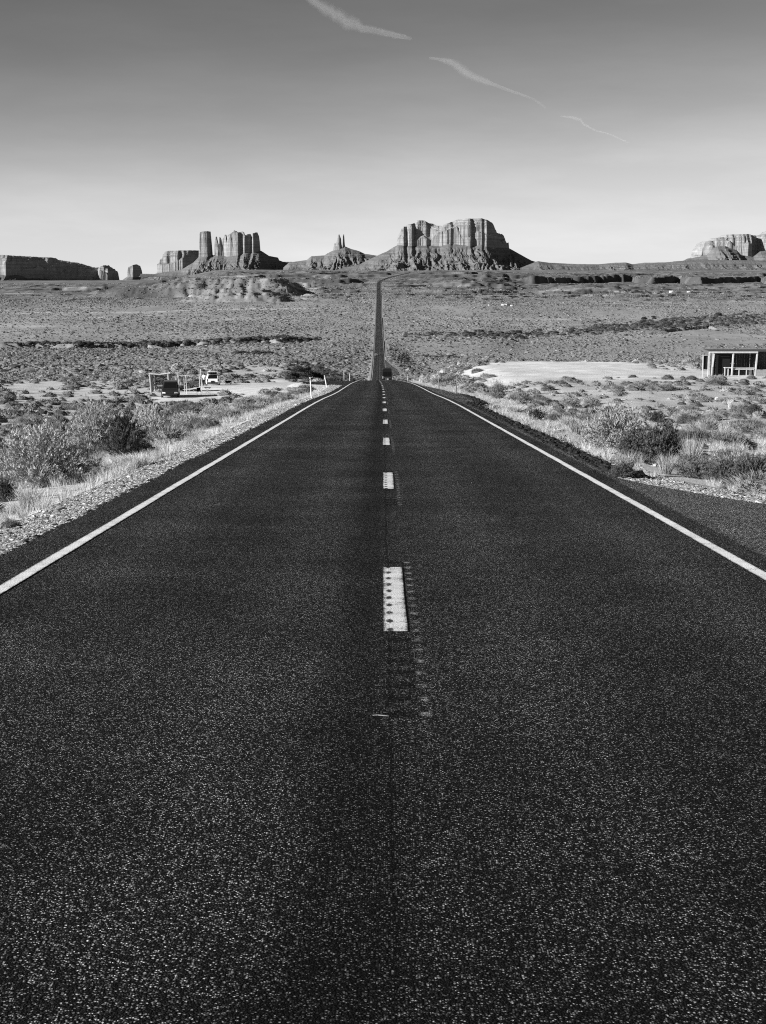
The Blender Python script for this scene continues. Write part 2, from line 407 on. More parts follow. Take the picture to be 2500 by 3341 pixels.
def G(x, y, detail=True):
    x = np.asarray(x, float); y = np.asarray(y, float); x = x + 0 * y; y = y + 0 * x
    xr = XR(y); lat = x - xr; p = Pz(y); yy = np.maximum(y, 60.0)
    px = CX + F * x / yy * 0.9868
    # natural ground, either side, then the far profile
    nat = np.where(lat < 0, NL(np.minimum(y, 1144)), NR(np.minimum(y, 1144)))
    # bank beside the cutting, ahead on the near side
    nat = nat + np.where(lat < 0, 2.6 * sm(-lat, 8, 17) * sm(y, 215, 262) * (1 - sm(y, 285, 380)) * (1 - sm(-lat, 30, 60)), 0)
    wl = 1 - sm(px, 520, 760)
    wr = sm(px, 1560, 1720)
    far = p * (1 - wl) * (1 - wr) + FARL(y) * wl + FARR(y) * wr * (1 - wl)
    fmix = sm(y, 900, 1300)
    nat = nat * (1 - fmix) + far * fmix
    if detail:
        # rolling of the open ground
        hum = fbm(x / 5.0, y / 5.0, 3, 3) * 0.16 + fbm(x / 19.0, y / 24.0, 5, 3) * 0.3 * sm(y, 20, 70) + fbm(x / 90.0, y / 130.0, 9, 3) * 1.6 * sm(y, 260, 700)
        nat = nat + hum
        # wash with a cut bank across the valley floor
        yb = np.interp(px, [-400, 0, 300, 620, 1040, 1100], [1085, 1105, 1120, 1150, 1185, 1200]) + 14 * fbm(x / 16.0, 0 * x, 41, 3)
        nat = nat + saw(y - yb, 3.6, 60, 2.5) * sm(px, -200, 0) * (1 - sm(px, 960, 1050))
        yb = np.interp(px, [2100, 2160, 2290, 2320, 2500, 2700], [1440, 1420, 1520, 1460, 1560, 1500]) + 18 * fbm(x / 18.0, 0 * x, 43, 3)
        nat = nat + saw(y - yb, 3.0, 60, 3) * sm(px, 2130, 2170) * (1 - sm(px, 2290, 2330))
        # stepped benches at the foot of the uplands
        zig = 70 * (ridge(x / 260.0, y / 900.0, 51, 3) - 0.5) + 26 * fbm(x / 40.0, y / 200.0, 53, 3)
        amp = sm(y, 1900, 2300) * (1 - sm(y, 4600, 5200))
        for k, (Y0, H, a, b, sl) in enumerate([(2420, 5, 480, 1700, .05), (2700, 8, 560, 1750, -.08), (3020, 9, 300, 1700, .1), (3320, 7, 700, 1800, .05), (3650, 10, 900, 1900, -.04), (2760, 4, 1500, 3000, .05), (3950, 6, 350, 2600, 0.0), (2950, 5, -600, 560, .04), (3500, 6, -600, 520, -.03)]):
            Yb = Y0 + sl * x + zig * (1.2 if k % 2 else -1.3) + 60 * fbm(x / 120.0, 0 * x + k, 60 + k, 2)
            nat = nat + saw(y - Yb, H, 190, 5) * sm(px, a, a + 120) * (1 - sm(px, b - 120, b)) * (0.55 + 0.9 * np.clip(fbm(x / 90.0, 0 * x + k * 3.1, 80 + k, 2) + .4, 0, 1))
        # the long dark ledges under the far mesas
        Yb = np.interp(px, [1600, 1690, 1720, 2040, 2052, 2105, 2190, 2200, 2245, 2262, 2452, 2462, 2500, 2620, 2640, 2900], [3400, 3330, 3290, 3580, 3400, 3330, 3470, 3380, 3300, 3290, 3520, 3330, 3300, 3430, 3300, 3400]) + 34 * (ridge(x / 60.0, y / 400.0, 91, 3) - 0.5) + 26 * fbm(x / 13.0, y / 60.0, 92, 3)
        nat = nat + saw(y - Yb, 20, 240, 7 + 30 * np.interp(px, [2035, 2045, 2100, 2130, 2190, 2205, 2245, 2275, 2450, 2465, 2500, 2530], [0, 1, 1, 0, 0, 1, 1, 0, 0, 1, 1, 0])) * sm(px, 1660, 1740) * (0.45 + 0.85 * vn(x / 48.0, y / 300.0, 93))
        nat = nat + amp * (1.6 * fbm(x / 70.0, y / 90.0, 95, 4) + 1.0 * fbm(x / 13.0, y / 30.0, 97, 3) + 1.2 * (ridge(x / 45.0, y / 160.0, 98, 3) - 0.6))
        q_ = (nat + 2.4 * fbm(x / 55.0, y / 80.0, 99, 3) + 0.9 * fbm(x / 12.0, y / 18.0, 94, 2)) / 3.4
        nat = nat + (np.floor(q_) + sm(q_ % 1.0, .80, .97) - q_) * 3.4 * amp * .95 * (1 - wl * .5)
        # badland knolls with gullied flanks
        for (p0, p1, Y0, Y1, zt, lf, rf, fr, sd_) in [(650, 905, 2360, 2640, -4.5, 200, 52, 70, 1), (812, 868, 2075, 2150, -19.5, 110, 46, 55, 2), (560, 700, 2560, 2800, -4, 160, 90, 80, 3), (1010, 1060, 2500, 2560, -19, 60, 40, 50, 4), (1900, 2010, 2480, 2600, -17, 130, 60, 70, 5), (1450, 1540, 2750, 2850, -8, 120, 50, 60, 6)]:
            xa = (p0 - CX) / F * Y0; xb = (p1 - CX) / F * Y0
            g = 14 * (ridge(x / 30.0, y / 60.0, 101 + sd_, 3) - 0.5)
            dx = np.maximum(np.maximum((xa - x) / lf, (x - xb + g) / rf), 0); dy = np.maximum(np.maximum((Y0 - y + g) / fr, (y - Y1) / 150.0), 0)
            d = np.clip(1 - np.sqrt(dx * dx + dy * dy), 0, 1)
            hgt = d ** 0.8; hgt = hgt * .5 + .5 * (np.floor(hgt * 4) + sm(hgt * 4 % 1.0, .55, 1)) / 4
            nat = np.maximum(nat, nat * (1 - np.minimum(hgt * 3, 1)) + np.minimum(hgt * 3, 1) * (-36 + (zt + 36) * hgt + 3.0 * fbm(x / 11.0, y / 26.0, 110 + sd_, 3) + 5 * (ridge(x / 24.0, y / 90.0, 130 + sd_, 3) - .6)) )
        q_ = (nat + 1.6 * fbm(x / 25.0, y / 40.0, 89, 3)) / 4.0
        nat = nat + (np.floor(q_) + sm(q_ % 1.0, .6, .97) - q_) * 4.0 * .8 * sm(y, 1990, 2060) * (1 - sm(y, 2750, 2900)) * (1 - wl) * (1 - sm(px, 1050, 1150))
        nat = nat + sm(y, 4600, 6000) * 5 * fbm(x / 300.0, y / 600.0, 121, 4)
    # road corridor
    L = LW(y); R = RW(y)
    dl = -lat - L; dr = lat - R
    marg = 0.12 + y.clip(0) * 1.2e-4
    zl = p + np.interp(dl, [-1, -0.01, 0.0, 1.1, 1.8, 30], [0, 0, -0.02, -0.2, -0.42, -0.6])
    zr = p + np.interp(dr, [-1, -0.01, 0.0, 0.55, 1.4, 30], [0, 0, -0.03, -0.11, -0.34, -0.6])
    zr2 = p + np.interp(dr, [-1, -0.01, 0.0, 1.0, 2.2, 30], [0, 0, -0.02, -0.06, -0.28, -0.5]); tb = sm(y, 24.8, 26.5)
    zr = zr2 * (1 - tb) + zr * tb
    zc = np.where(lat < 0, zl, zr)
    d = np.maximum(dl, dr)
    width = 9 + y.clip(0) * 0.012 + 42 * sm(y, 288, 350) * (1 - sm(y, 700, 950))
    mix = sm(d, 1.3, width)
    z = zc * (1 - mix) + nat * mix
    z = np.where(d < 0.02, p - marg, z)
    z = z - np.where(y > 4000, (y - 4000) ** 2 / 1.274e7, 0)
    return z

def pick(px, row, y0=6.0, y1=9000.0):
    """where the sight line through a photo pixel meets the ground"""
    a, b, c = (float(q) for q in ray(px, row)); ys = np.geomspace(y0, y1, 420)
    for it in range(2):
        l = ys * c / b; k = max(int(np.argmax(l < G(ys * a / b, ys))), 1); ys = np.linspace(ys[k - 1], ys[k], 60)
    y = ys[30]; x = y * a / b
    return np.array([x, y, float(G(np.array([x]), np.array([y]))[0])])

def pick_many(px, row, y0, y1):
    a, b, c = ray(px, row); ys = np.geomspace(y0, y1, 260)[None, :]; sx = (a / b)[:, None]; sl = (c / b)[:, None]
    hit = ys * sl < G(ys * sx, ys + 0 * sx); k = np.argmax(hit, 1); y = ys[0, np.maximum(k, 1)]
    return y * a / b, y

def on(x, y): return np.array([x, y, float(G(np.array([x]), np.array([y]))[0])])

# ------------------------------------------------------------------ ground sheet
ys = np.concatenate([np.arange(-60, 0, 4), np.arange(0, 60, 0.35), np.geomspace(60, 300, 300)[:-1], np.arange(300, 1900, 5), np.arange(1900, 4400, 5), np.arange(4400, 9000, 45), np.geomspace(9000, 40000, 40)])
us = np.concatenate([-np.geomspace(1.8, 0.36, 24)[:-1], np.linspace(-0.36, 0.36, 620), np.geomspace(0.36, 1.8, 24)[1:]])
YY = np.repeat(ys[:, None], len(us), 1); XX = us[None, :] * (np.maximum(YY, 0) + 24) 
GZ = G(XX.ravel(), YY.ravel()).reshape(XX.shape)
pxg = CX + F * XX / np.maximum(YY, 30) * 0.9868
latg = XX - XR(YY)
def bare_mask(x, y):
    """trampled, bare ground: the stall yard and the parking place by the log shelter"""
    lat = x - XR(y); n = fbm(x / 7.0, y / 14.0, 201, 3)
    r = sm(lat + 5 * n - 7 * sm(y, 175, 240), 8, 13) * (1 - sm(lat + 6 * n, 36, 50)) * sm(y + 14 * n - 0.0 * lat, 128, 144) * (1 - sm(y + 10 * n, 262, 276))
    l = sm(-lat + 3 * n, 7, 10) * (1 - sm(-lat + 4 * n + 0.13 * (y - 160), 24, 29)) * sm(y + 12 * n, 150, 162) * (1 - sm(y + 20 * n, 222, 250))
    return np.clip(np.maximum(r, l), 0, 1)
bare = bare_mask(XX, YY)
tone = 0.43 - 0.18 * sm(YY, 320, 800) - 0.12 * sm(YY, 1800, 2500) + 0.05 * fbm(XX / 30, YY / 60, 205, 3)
tone = tone + 0.14 * bare
tone = tone + 0.06 * sm(fbm(XX / 150.0, YY / 30.0, 207, 3), 0.15, 0.5) * sm(YY, 1000, 1600)
for (p0, p1, r0, r1, wid, amt) in [(960, 1500, 936, 934, 14, .22), (100, 1000, 1022, 1006, 9, .16), (200, 760, 1037, 1028, 9, .12), (0, 330, 960, 950, 14, .1), (950, 2500, 887, 886, 30, .05), (250, 330, 946, 945, 16, .2), (700, 1050, 905, 909, 30, .15), (1750, 2000, 952, 953, 9, .14), (2000, 2500, 954, 957, 9, .16)]:
    for pq in range(1):
        A = pick(p0, r0, 1000); B = pick(p1, r1, 1000)
        pa = np.clip((pxg - p0) / (p1 - p0), 0, 1)
        d = np.abs(YY - (A[1] + (B[1] - A[1]) * pa) - 15 * fbm(XX / 60, YY * 0, 211, 2))
        tone = tone + amt * (1 - sm(d, wid * .5, wid)) * sm(pxg, p0 - 60, p0) * (1 - sm(pxg, p1, p1 + 60))
gl = np.abs(latg) - 4.0
tone = np.where((gl > 0) & (YY < 2900), np.maximum(tone, (0.36 - 0.11 * sm(YY, 150, 500)) * (1 - sm(gl, 0.6, 1.4))), tone)
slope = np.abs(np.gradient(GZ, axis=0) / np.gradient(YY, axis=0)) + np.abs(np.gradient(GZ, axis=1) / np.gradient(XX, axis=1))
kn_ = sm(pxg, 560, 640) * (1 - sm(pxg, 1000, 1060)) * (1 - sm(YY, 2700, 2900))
tone = tone + (.08 * sm(fbm(XX / 70.0, YY / 50.0, 221, 3), .05, .4) + .05 * kn_) * sm(YY, 2000, 2300)
tone = tone * (1 - (.5 - .38 * kn_) * sm(slope, .16, .45) * sm(YY, 1900, 2200) * (1 - sm(YY, 5200, 6500)) * (np.abs(latg) > 9))       # steep ledge faces take a darker tone
tone = np.where((latg - RW(YY) > -.1) & (latg - RW(YY) < .5 + .12 * fbm(YY / 1.3, 0 * YY, 215, 3)) & (YY > 24.5) & (YY < 66), .022, tone)
tone = tone + .07 * bare * fbm(XX / 9.0, YY / 1.6, 217, 3) - .05 * bare * sm(np.abs(fbm(XX / 40.0, YY / 5.0, 219, 2)), .06, 0)
V = np.stack([XX, YY, GZ], -1).reshape(-1, 3)
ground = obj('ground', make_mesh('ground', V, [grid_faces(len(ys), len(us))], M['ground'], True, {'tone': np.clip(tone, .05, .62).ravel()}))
tag(ground, kind='structure')

# ------------------------------------------------------------------ road and its markings
ry = np.concatenate([np.arange(-60, 0, 4), np.arange(0, 120, 1.0), np.arange(120, 420, 2.0), np.arange(420, 1200, 5), np.arange(1200, 2800, 10), np.arange(2800, 4000, 10)])
rx, rp = XR(ry), Pz(ry)
cols = np.array([-1.0, -0.85, -0.5, -0.25, 0, 0.25, 0.5, 0.85, 1.0])
latc = np.stack([np.where(c < 0, c * np.where(c == -1, LW(ry) + 0.06 * fbm(ry / 1.5, 0 * ry, 301, 3), 4.0), c * np.where(c == 1, RW(ry) + 0.08 * fbm(ry / 1.2, 0 * ry, 303, 3), 3.8)) for c in cols], 1)
crown = -0.0 * np.abs(latc)
RV = np.stack([rx[:, None] + latc, np.repeat(ry[:, None], len(cols), 1), rp[:, None] + crown], -1).reshape(-1, 3)
road = obj('road', make_mesh('road', RV, [grid_faces(len(ry), len(cols))], M['asphalt'], True, {'lat': latc.ravel(), 'dist': np.repeat(ry, len(cols))}))
tag(road, kind='structure')

def strip(name, l0, l1, yseg, mat, lift=0.006, ends=0.0):
    Vs, Fs, la, di = [], [], [], []; n = 0
    for (a, b) in yseg:
        q = np.concatenate([[a], ry[(ry > a) & (ry < b)], [b]])
        # heights on the road mesh itself: linear between its stations
        zz = np.interp(q, ry, rp); xx = np.interp(q, ry, rx)
        j = 0.008 * np.array([fbm(q / 0.9, 0 * q, 310, 2), fbm(q / 0.9, 0 * q, 311, 2)])
        for k, (l, jj) in enumerate(((l0, j[0]), (l1, j[1]))):
            Vs.append(np.stack([xx + l + jj, q, zz + lift + q.clip(0) * 2e-6], -1)); la.append(np.full(len(q), l)); di.append(q)
        m = len(q); i = np.arange(m - 1)
        Fs.append(np.stack([n + i, n + m + i, n + m + i + 1, n + i + 1], -1)); n += 2 * m
    o = obj(name, make_mesh(name, np.concatenate(Vs), [np.concatenate(Fs)], mat, False, {'lat': np.concatenate(la), 'dist': np.concatenate(di)}), road)
    return o
strip('edge_line', -3.4675, -3.3325, [(-60, 4000)], M['line'])
strip('edge_line', 3.3325, 3.4675, [(-60, 4000)], M['line'])
DASH = [(10.2 + 11.9 * k, 13.5 + 11.9 * k) for k in range(-4, 230)]
strip('centre_dashes', -0.10, 0.075, DASH, M['dash'])

# ------------------------------------------------------------------ buttes and mesas
def poly(pts): return np.array([p[0] for p in pts], float), np.array([p[1] for p in pts], float)

def butte(name, label, Y, cliffs, ridge_pts, ground_row, du=3.0, back=350.0, front=450.0, slope=0.62, seed=1, cat='butte', half=90.0, strata=6.0, tal_mat='talus', cliff_name='cliff', rv=None):
    rp_x, rp_r = poly(ridge_pts)
    k = Y / F * 1.0134                             # metres per photo pixel at this distance
    X = lambda p: (np.asarray(p, float) - CX) * k * 0.9868
    root = empty(name, (float(X(rp_x.mean())), Y, float(zrow(Y, ground_row))))
    ox, oy, oz = root.location
    tag(root, label, cat)
    u = np.arange(X(rp_x[0]), X(rp_x[-1]), du); v = np.arange(-front, back, du * 1.3)
    U, Vv = np.meshgrid(u, v)
    zg = zrow(Y, ground_row)
    base = np.interp(U, X(rp_x), zrow(Y, rp_r))
    # front edge of the summit platform for the talus: follows the cliffs' front edges
    vf = np.zeros_like(U) - 5 if rv is None else np.interp(U, X(poly(rv)[0]), poly(rv)[1])
    vb = np.full_like(U, half)
    for c in cliffs:
        fx, fv = poly(c['front']); a = X(c['sky'][0][0]); b = X(c['sky'][-1][0])
        wgt = sm(U, a - 60, a + 5) * (1 - sm(U, b - 5, b + 60))
        vf = vf * (1 - wgt) + (np.interp(U, X(fx), fv) + 2) * wgt
    d = np.maximum(np.maximum(vf - Vv, Vv - (vf + vb)), 0)
    gul = ridge(U / 55.0 + 0.6 * fbm(U / 90, Vv / 90, seed, 2), Vv / 330.0, seed + 1, 3)
    H = np.maximum(base - zg, 2.0) + 16
    gul2 = ridge(U / 21.0 + 0.8 * fbm(U / 50, Vv / 50, seed + 21, 2), Vv / 260.0, seed + 22, 3)
    d2 = d * (1 + (0.6 * (gul - 0.55) + 0.5 * (gul2 - 0.55)) * sm(d, 0, 60))
    z = zg - 16 + H * np.exp(-np.maximum(d2, 0) * slope / H)
    z = z + sm(d, 5, 50) * (5.0 * fbm(U / 28.0, Vv / 40.0, seed + 3, 4)) * np.clip((z - zg) / 30, 0, 1)
    q_ = (z + 5 * fbm(U / 70, Vv / 70, seed + 5, 3)) / strata                    # harder beds stand out as ledges
    tz = (np.floor(q_) + sm(q_ % 1.0, .45, .98) - q_) * strata
    z = z + tz * .75 * np.clip(fbm(U / 120, z / 30.0, seed + 6, 2) * 1.6 + .45, 0, 1)
    z = z - 32 * sm(-Vv, front * .6, front - 8) - 32 * sm(Vv, back * .6, back - 8)
    z = np.where(d <= 0, base + 0.8 * fbm(U / 20, Vv / 20, seed + 7, 3), z)
    f = grid_faces(len(v), len(u)); zz = z.ravel()
    keep = zz[f].max(1) > zg - 14
    Vt = np.stack([U.ravel() - ox, (Vv + Y).ravel() - oy, zz - oz], -1)
    fk = f[keep]; used, inv = np.unique(fk, return_inverse=True)
    if len(fk): obj('talus_slope', make_mesh('talus_slope', Vt[used], [inv.reshape(-1, 4)], M[tal_mat]), root)
    for ci, c in enumerate(cliffs):
        sx, sr = poly(c['sky']); fx, fv = poly(c['front']); dep = c.get('depth', 200); dc = c.get('du', du)
        u = np.arange(X(sx[0]) - 12, X(sx[-1]) + 12, dc); v = np.arange(fv.min() - 50, fv.max() + dep + 50, dc)
        U, Vv = np.meshgrid(u, v); sd0 = seed * 13 + ci * 7; A = c.get('flute', 12.0)
        tri = lambda q, s: np.abs(2 * ((q + 0.35 * fbm(q * 0.31, 0 * q, s, 2)) % 1.0) - 1) 
        fl = A * (0.6 * (tri(U / 130.0 + 0.37 * seed, sd0) - 0.5) + 0.55 * ridge(U / 62.0, Vv * 0 + 3.3, sd0, 1) + 0.45 * fbm(U / 34.0, Vv / 90.0, sd0 + 1, 2) + 0.25 * ridge(U / 15.0, Vv / 80.0, sd0 + 2, 2) - 0.35)
        fe = A * 0.5 * fbm(Vv / 28.0, U / 70.0, sd0 + 4, 3)
        dist = np.minimum(Vv - np.interp(U, X(fx), fv) + fl, np.interp(U, X(fx), fv) + dep - Vv + fl * .6)
        dist = np.minimum(dist, np.minimum(U - X(sx[0]), X(sx[-1]) - U) + fe * c.get('end', 1.0))
        zt = np.interp(U + c.get('warp', 3) * fbm(U / 9.0, Vv / 30.0, sd0 + 8, 2), X(sx), zrow(Y, sr)) + c.get('rough', 1.5) * fbm(U / 10.0, Vv / 25.0, sd0 + 9, 3)
        bx, br = poly(c['base']); zb = np.interp(U, X(bx), zrow(Y, br)) - 22
        ws = c.get('ws', 1.0)
        thin = c.get('thin', False); t_ = dist / ws
        h1 = np.clip(0.22 + 0.85 * vn(U / (16.0 if thin else 38.0), Vv / 60.0, sd0 + 10), .3, .93)      # broken buttresses stop at different heights
        w1, wl, w2 = (2.5, 3.5, 3.0) if thin else (4.5, 24.0, 6.0)
        led = wl * vn(U / 22.0, Vv / 70.0, sd0 + 11) ** 1.5
        cap = 1.0 if thin else 0.8
        prof_ = np.where(t_ < w1, h1 * cap * np.clip(t_ / w1, 0, 1), np.where(t_ < w1 + led, h1 * cap + .02, h1 * cap + .02 + (cap - .02 - h1 * cap) * np.clip((t_ - w1 - led) / w2, 0, 1)))
        if not thin:
            rim = t_ - w1 - led - w2 - 5.0                                    # thin-bedded cap rock in steps
            prof_ = prof_ + (1 - cap) * (0.45 * np.clip(rim / 3.0, 0, 1) + 0.3 * np.clip((rim - 11) / 3.0, 0, 1) + 0.25 * np.clip((rim - 22) / 3.0, 0, 1))
        z = zb + (zt - zb) * prof_
        f = grid_faces(len(v), len(u)); ds = dist.ravel()
        fk = f[ds[f].max(1) > 0.0]; used, inv = np.unique(fk, return_inverse=True)
        Vt = np.stack([U.ravel() - ox, (Vv + Y).ravel() - oy, z.ravel() - oz], -1)
        obj(c.get('name', cliff_name), make_mesh('cliff', Vt[used], [inv.reshape(-1, 4)], M['cliff']), root)
    return root

THIN = dict(thin=True)
# broad mesa with a saddle in its top (the largest, just beyond the bend of the road)
butte('mesa', 'broad flat-topped sandstone mesa with a dip in its summit, above the bend of the road', 7000, [dict(
    sky=[(1294, 800), (1296, 760), (1307, 737), (1345, 729), (1359, 718), (1383, 717), (1399, 727), (1411, 728), (1423, 735), (1439, 735), (1454, 729), (1494, 714), (1544, 712), (1566, 711), (1586, 716), (1602, 725), (1611, 737), (1621, 757), (1632, 758), (1644, 756), (1651, 771), (1657, 783), (1662, 775), (1665, 803)],
    base=[(1294, 801), (1375, 803), (1480, 797), (1555, 801), (1600, 806), (1665, 812)], front=[(1290, 12), (1300, -6), (1316, -10), (1326, 11), (1332, -4), (1342, -7), (1352, 14), (1362, 4), (1390, 1), (1398, 13), (1432, 16), (1440, 5), (1458, -8), (1466, -8), (1474, 5), (1500, -1), (1530, -8), (1538, 10), (1552, -2), (1566, -10), (1574, 1), (1582, -4), (1600, 26), (1625, 80), (1668, 170)], depth=190, flute=17, du=2.4, ws=1.0, rough=2.2)],
    [(1100, 880), (1175, 862), (1230, 834), (1262, 820), (1284, 806), (1296, 800), (1375, 801), (1480, 795), (1555, 799), (1600, 804), (1662, 806), (1697, 825), (1744, 848.6), (1780, 858), (1860, 878)], 881, du=3.0, seed=3, half=200, cat='mesa', rv=[(1100, -5), (1585, 0), (1668, 150), (1780, 270), (1860, 300)])
# twin spires on a stepped pedestal
butte('spire_butte', 'twin thin rock spires on a stepped slope, left of the broad mesa', 7600, [
    dict(sky=[(1089, 818), (1090, 795), (1098, 794), (1099, 795), (1103, 783), (1106, 766), (1110, 764), (1115, 779), (1117, 792), (1120, 800)], base=[(1089, 818), (1120, 812)], front=[(1085, 0), (1095, -8), (1110, -12), (1122, 4)], depth=34, flute=5, du=1.6, ws=.9, end=.25, warp=1, rough=.6, name='spire', **THIN),
    dict(sky=[(1118.5, 800), (1120.5, 764.5), (1125, 764.5), (1127, 786), (1129.5, 806)], base=[(1118, 810), (1130, 806)], front=[(1117, -4), (1131, 2)], depth=22, flute=3, du=1.4, ws=.7, end=.2, warp=.6, rough=.4, name='spire', **THIN)],
    [(930, 872), (948, 856), (1005, 848), (1020, 835.5), (1061, 833), (1076, 824), (1089, 817), (1110, 810), (1129, 804), (1145, 811), (1176, 820), (1191, 828), (1206, 830), (1232, 834), (1300, 862)], 879, du=3.0, seed=8, half=60, strata=11.0)
# crenellated butte with a free-standing tower
butte('castle_butte', 'crenellated butte of fluted spires with a separate square tower on one slope', 8000, [
    dict(sky=[(657, 840), (659, 800), (661, 765), (664, 757), (676, 754), (695, 754.5), (697.5, 791), (699.5, 830)], base=[(657, 838), (699, 826)], front=[(655, 8), (662, -6), (686, -14), (689, 4), (701, 32)], depth=42, flute=10, du=1.8, ws=.9, end=.45, warp=2, rough=2.2, name='rock_tower', **THIN),
    dict(sky=[(708.5, 836), (709.6, 770), (714, 771), (718, 790), (721.5, 806), (725, 773), (729, 779), (732, 814), (735, 778), (739, 776), (741, 766), (745, 766), (749, 793), (752, 768), (759.5, 763.5), (771, 759), (773, 753), (779, 755), (787, 757.4), (803, 757.4), (806, 770), (815, 765), (824, 763), (829, 782), (832, 760), (844, 758), (848.6, 769.5), (854.5, 819)],
         base=[(708, 834), (752, 842), (782, 838), (812, 825), (855, 819)], front=[(705, 8), (720, -6), (740, -2), (752, -12), (775, -26), (786, -30), (792, -8), (806, -22), (818, -8), (826, 8), (834, -6), (850, 14), (858, 30)], depth=60, flute=12, du=1.9, ws=.95, end=.4, warp=1.6, rough=5, name='fluted_wall', **THIN)],
    [(470, 912), (492, 905), (522, 893), (601, 880), (640, 856), (657, 838), (708, 832), (752, 836), (782, 832), (812, 822), (854, 817), (861, 821), (879, 834), (906, 839), (909, 848), (927, 855), (980, 857), (1050, 870)], 894, du=3.0, seed=12, half=60, strata=9.0, rv=[(470, -5), (840, 0), (862, 40), (930, 150), (1050, 190)])
# low fluted block behind it
butte('block_mesa', 'low square mesa with a fluted sunlit front, behind the crenellated butte', 8600, [
    dict(sky=[(521, 888), (522, 840), (533, 833), (540, 822), (558, 818), (622, 815.7), (668, 816), (690, 817)], base=[(521, 889), (600, 878), (690, 845)], front=[(515, 40), (523, 8), (540, -8), (575, -14), (606, -14), (625, 14), (690, 130)], depth=160, flute=15, du=2.6)],
    [(470, 912), (494, 906), (522, 888), (600, 878), (690, 840), (740, 860)], 910, du=4.0, seed=16, half=150, cat='mesa')
# isolated rock tower
butte('rock_tower', 'small isolated rock tower alone on the plain between two mesas', 10000, [
    dict(sky=[(422.5, 905), (424, 886), (431, 871), (443, 866), (453, 862), (463, 867), (466, 880), (470, 905)], base=[(422, 905), (470, 904)], front=[(420, 18), (428, -10), (446, -18), (452, 6), (472, 44)], depth=60, flute=9, du=2.4, end=.4, name='rock_tower', **THIN)],
    [(405, 917), (414, 910), (422, 904), (470, 903), (484, 914), (492, 918)], 916, du=4.0, seed=20, half=50, front=120, back=160)
# long mesa on the skyline
butte('long_mesa', 'long sloping mesa lying mostly in its own shadow, with a sunlit buttress', 9000, [
    dict(sky=[(-420, 825), (-200, 827), (0, 831), (70, 835), (148, 839), (159, 846), (220, 856), (250, 867), (271, 873), (296, 870.5), (315, 864), (338, 873), (341, 890), (344, 915)], base=[(-420, 905), (0, 905), (42, 905), (115, 905), (270, 912), (345, 917)],
         front=[(-420, -90), (-60, -30), (-20, 30), (0, 4), (38, -8), (46, 26), (62, 55), (290, 395), (303, 330), (330, 335), (346, 380)], depth=260, flute=19, du=3.5, rough=4)],
    [(-440, 900), (0, 892), (60, 896), (100, 904), (150, 910), (342, 914), (372, 918)], 921, du=5.0, seed=24, half=260, cat='mesa', front=330, back=650)
# cliff-walled mesa at the edge of the view, with a banded knoll before it
butte('walled_mesa', 'pale cliff-walled mesa with an arched alcove, partly out of view behind a banded knoll', 9500, [
    dict(sky=[(2267, 838), (2270, 806), (2283, 794), (2284, 787), (2319, 784.6), (2321, 776), (2350, 772.5), (2355, 765), (2425, 763), (2473, 767), (2490, 762), (2497, 753), (2520, 749), (2620, 752), (2900, 760)], base=[(2267, 840), (2500, 848), (2900, 850)],
         front=[(2260, 60), (2272, 6), (2300, -16), (2400, -20), (2418, -44), (2432, -20), (2440, 50), (2462, 66), (2478, 10), (2520, -20), (2900, -40)], depth=300, flute=12, du=3.6)],
    [(2200, 866), (2240, 852), (2267, 840), (2500, 846), (2900, 850)], 872, du=6.0, seed=28, half=300, cat='mesa', front=400)
butte('banded_knoll', 'dark banded conical knoll in front of the pale cliff-walled mesa', 7000, [],
      [(2140, 868), (2207, 852), (2250, 840), (2290, 832), (2310, 810), (2323, 803), (2347, 801.5), (2370, 811), (2386, 816), (2400, 832), (2440, 838), (2462, 820), (2480, 818), (2500, 838), (2560, 846), (2700, 858)], 872, du=3.5, seed=33, half=14, strata=14.0, cat='hill', slope=.75)
hl = butte('low_hills', 'low rolling hills along the skyline between the two big mesas', 6800, [],
      [(1690, 875), (1748, 852), (1787, 857), (1870, 861), (1942, 862), (1985, 858), (2000, 857), (2030, 856), (2052, 862), (2090, 857), (2154, 856), (2207, 851), (2300, 848), (2500, 850), (2800, 858)], 874, du=5.0, seed=37, half=30, strata=10.0, slope=.5, cat='hills')
bk = butte('dark_ridge', 'dark shadowed ridge between the crenellated butte and the twin spires', 8800, [
    dict(sky=[(890, 862), (900, 853), (960, 854), (1010, 851), (1060, 858)], base=[(890, 875), (1060, 875)], front=[(880, 10), (930, 20), (1060, 170)], depth=150, flute=9, du=4)],
    [(860, 878), (900, 872), (1060, 874), (1090, 878)], 880, du=6, seed=41, half=120, cat='ridge')


# ------------------------------------------------------------------ plants
def dome(nr, ns, r0, jit, rs, hz=1.0):
    Vs = [[0, 0, hz * r0]]; 
    for k in range(1, nr + 1):
        ph = k / nr * math.pi * 0.56
        for j in range(ns):
            th = 2 * math.pi * (j + 0.5 * (k % 2)) / ns; r = r0 * (1 + jit * (rs.random() - 0.5))
            Vs.append([r * math.sin(ph) * math.cos(th), r * math.sin(ph) * math.sin(th), hz * r * math.cos(ph)])
    Fs = [(0, 1 + j, 1 + (j + 1) % ns) for j in range(ns)]
    for k in range(nr - 1):
        a, b = 1 + k * ns, 1 + (k + 1) * ns
        for j in range(ns):
            Fs.append((a + j, b + j, b + (j + 1) % ns)); Fs.append((a + j, b + (j + 1) % ns, a + (j + 1) % ns))
    return np.array(Vs), np.array(Fs)

def hemi(n, rs, low=0.0):
    z = low + (1 - low) * rs.random(n); th = rs.random(n) * 2 * math.pi; q = np.sqrt(1 - np.clip(z, -1, 1) ** 2)
    return np.stack([q * np.cos(th), q * np.sin(th), z], -1)

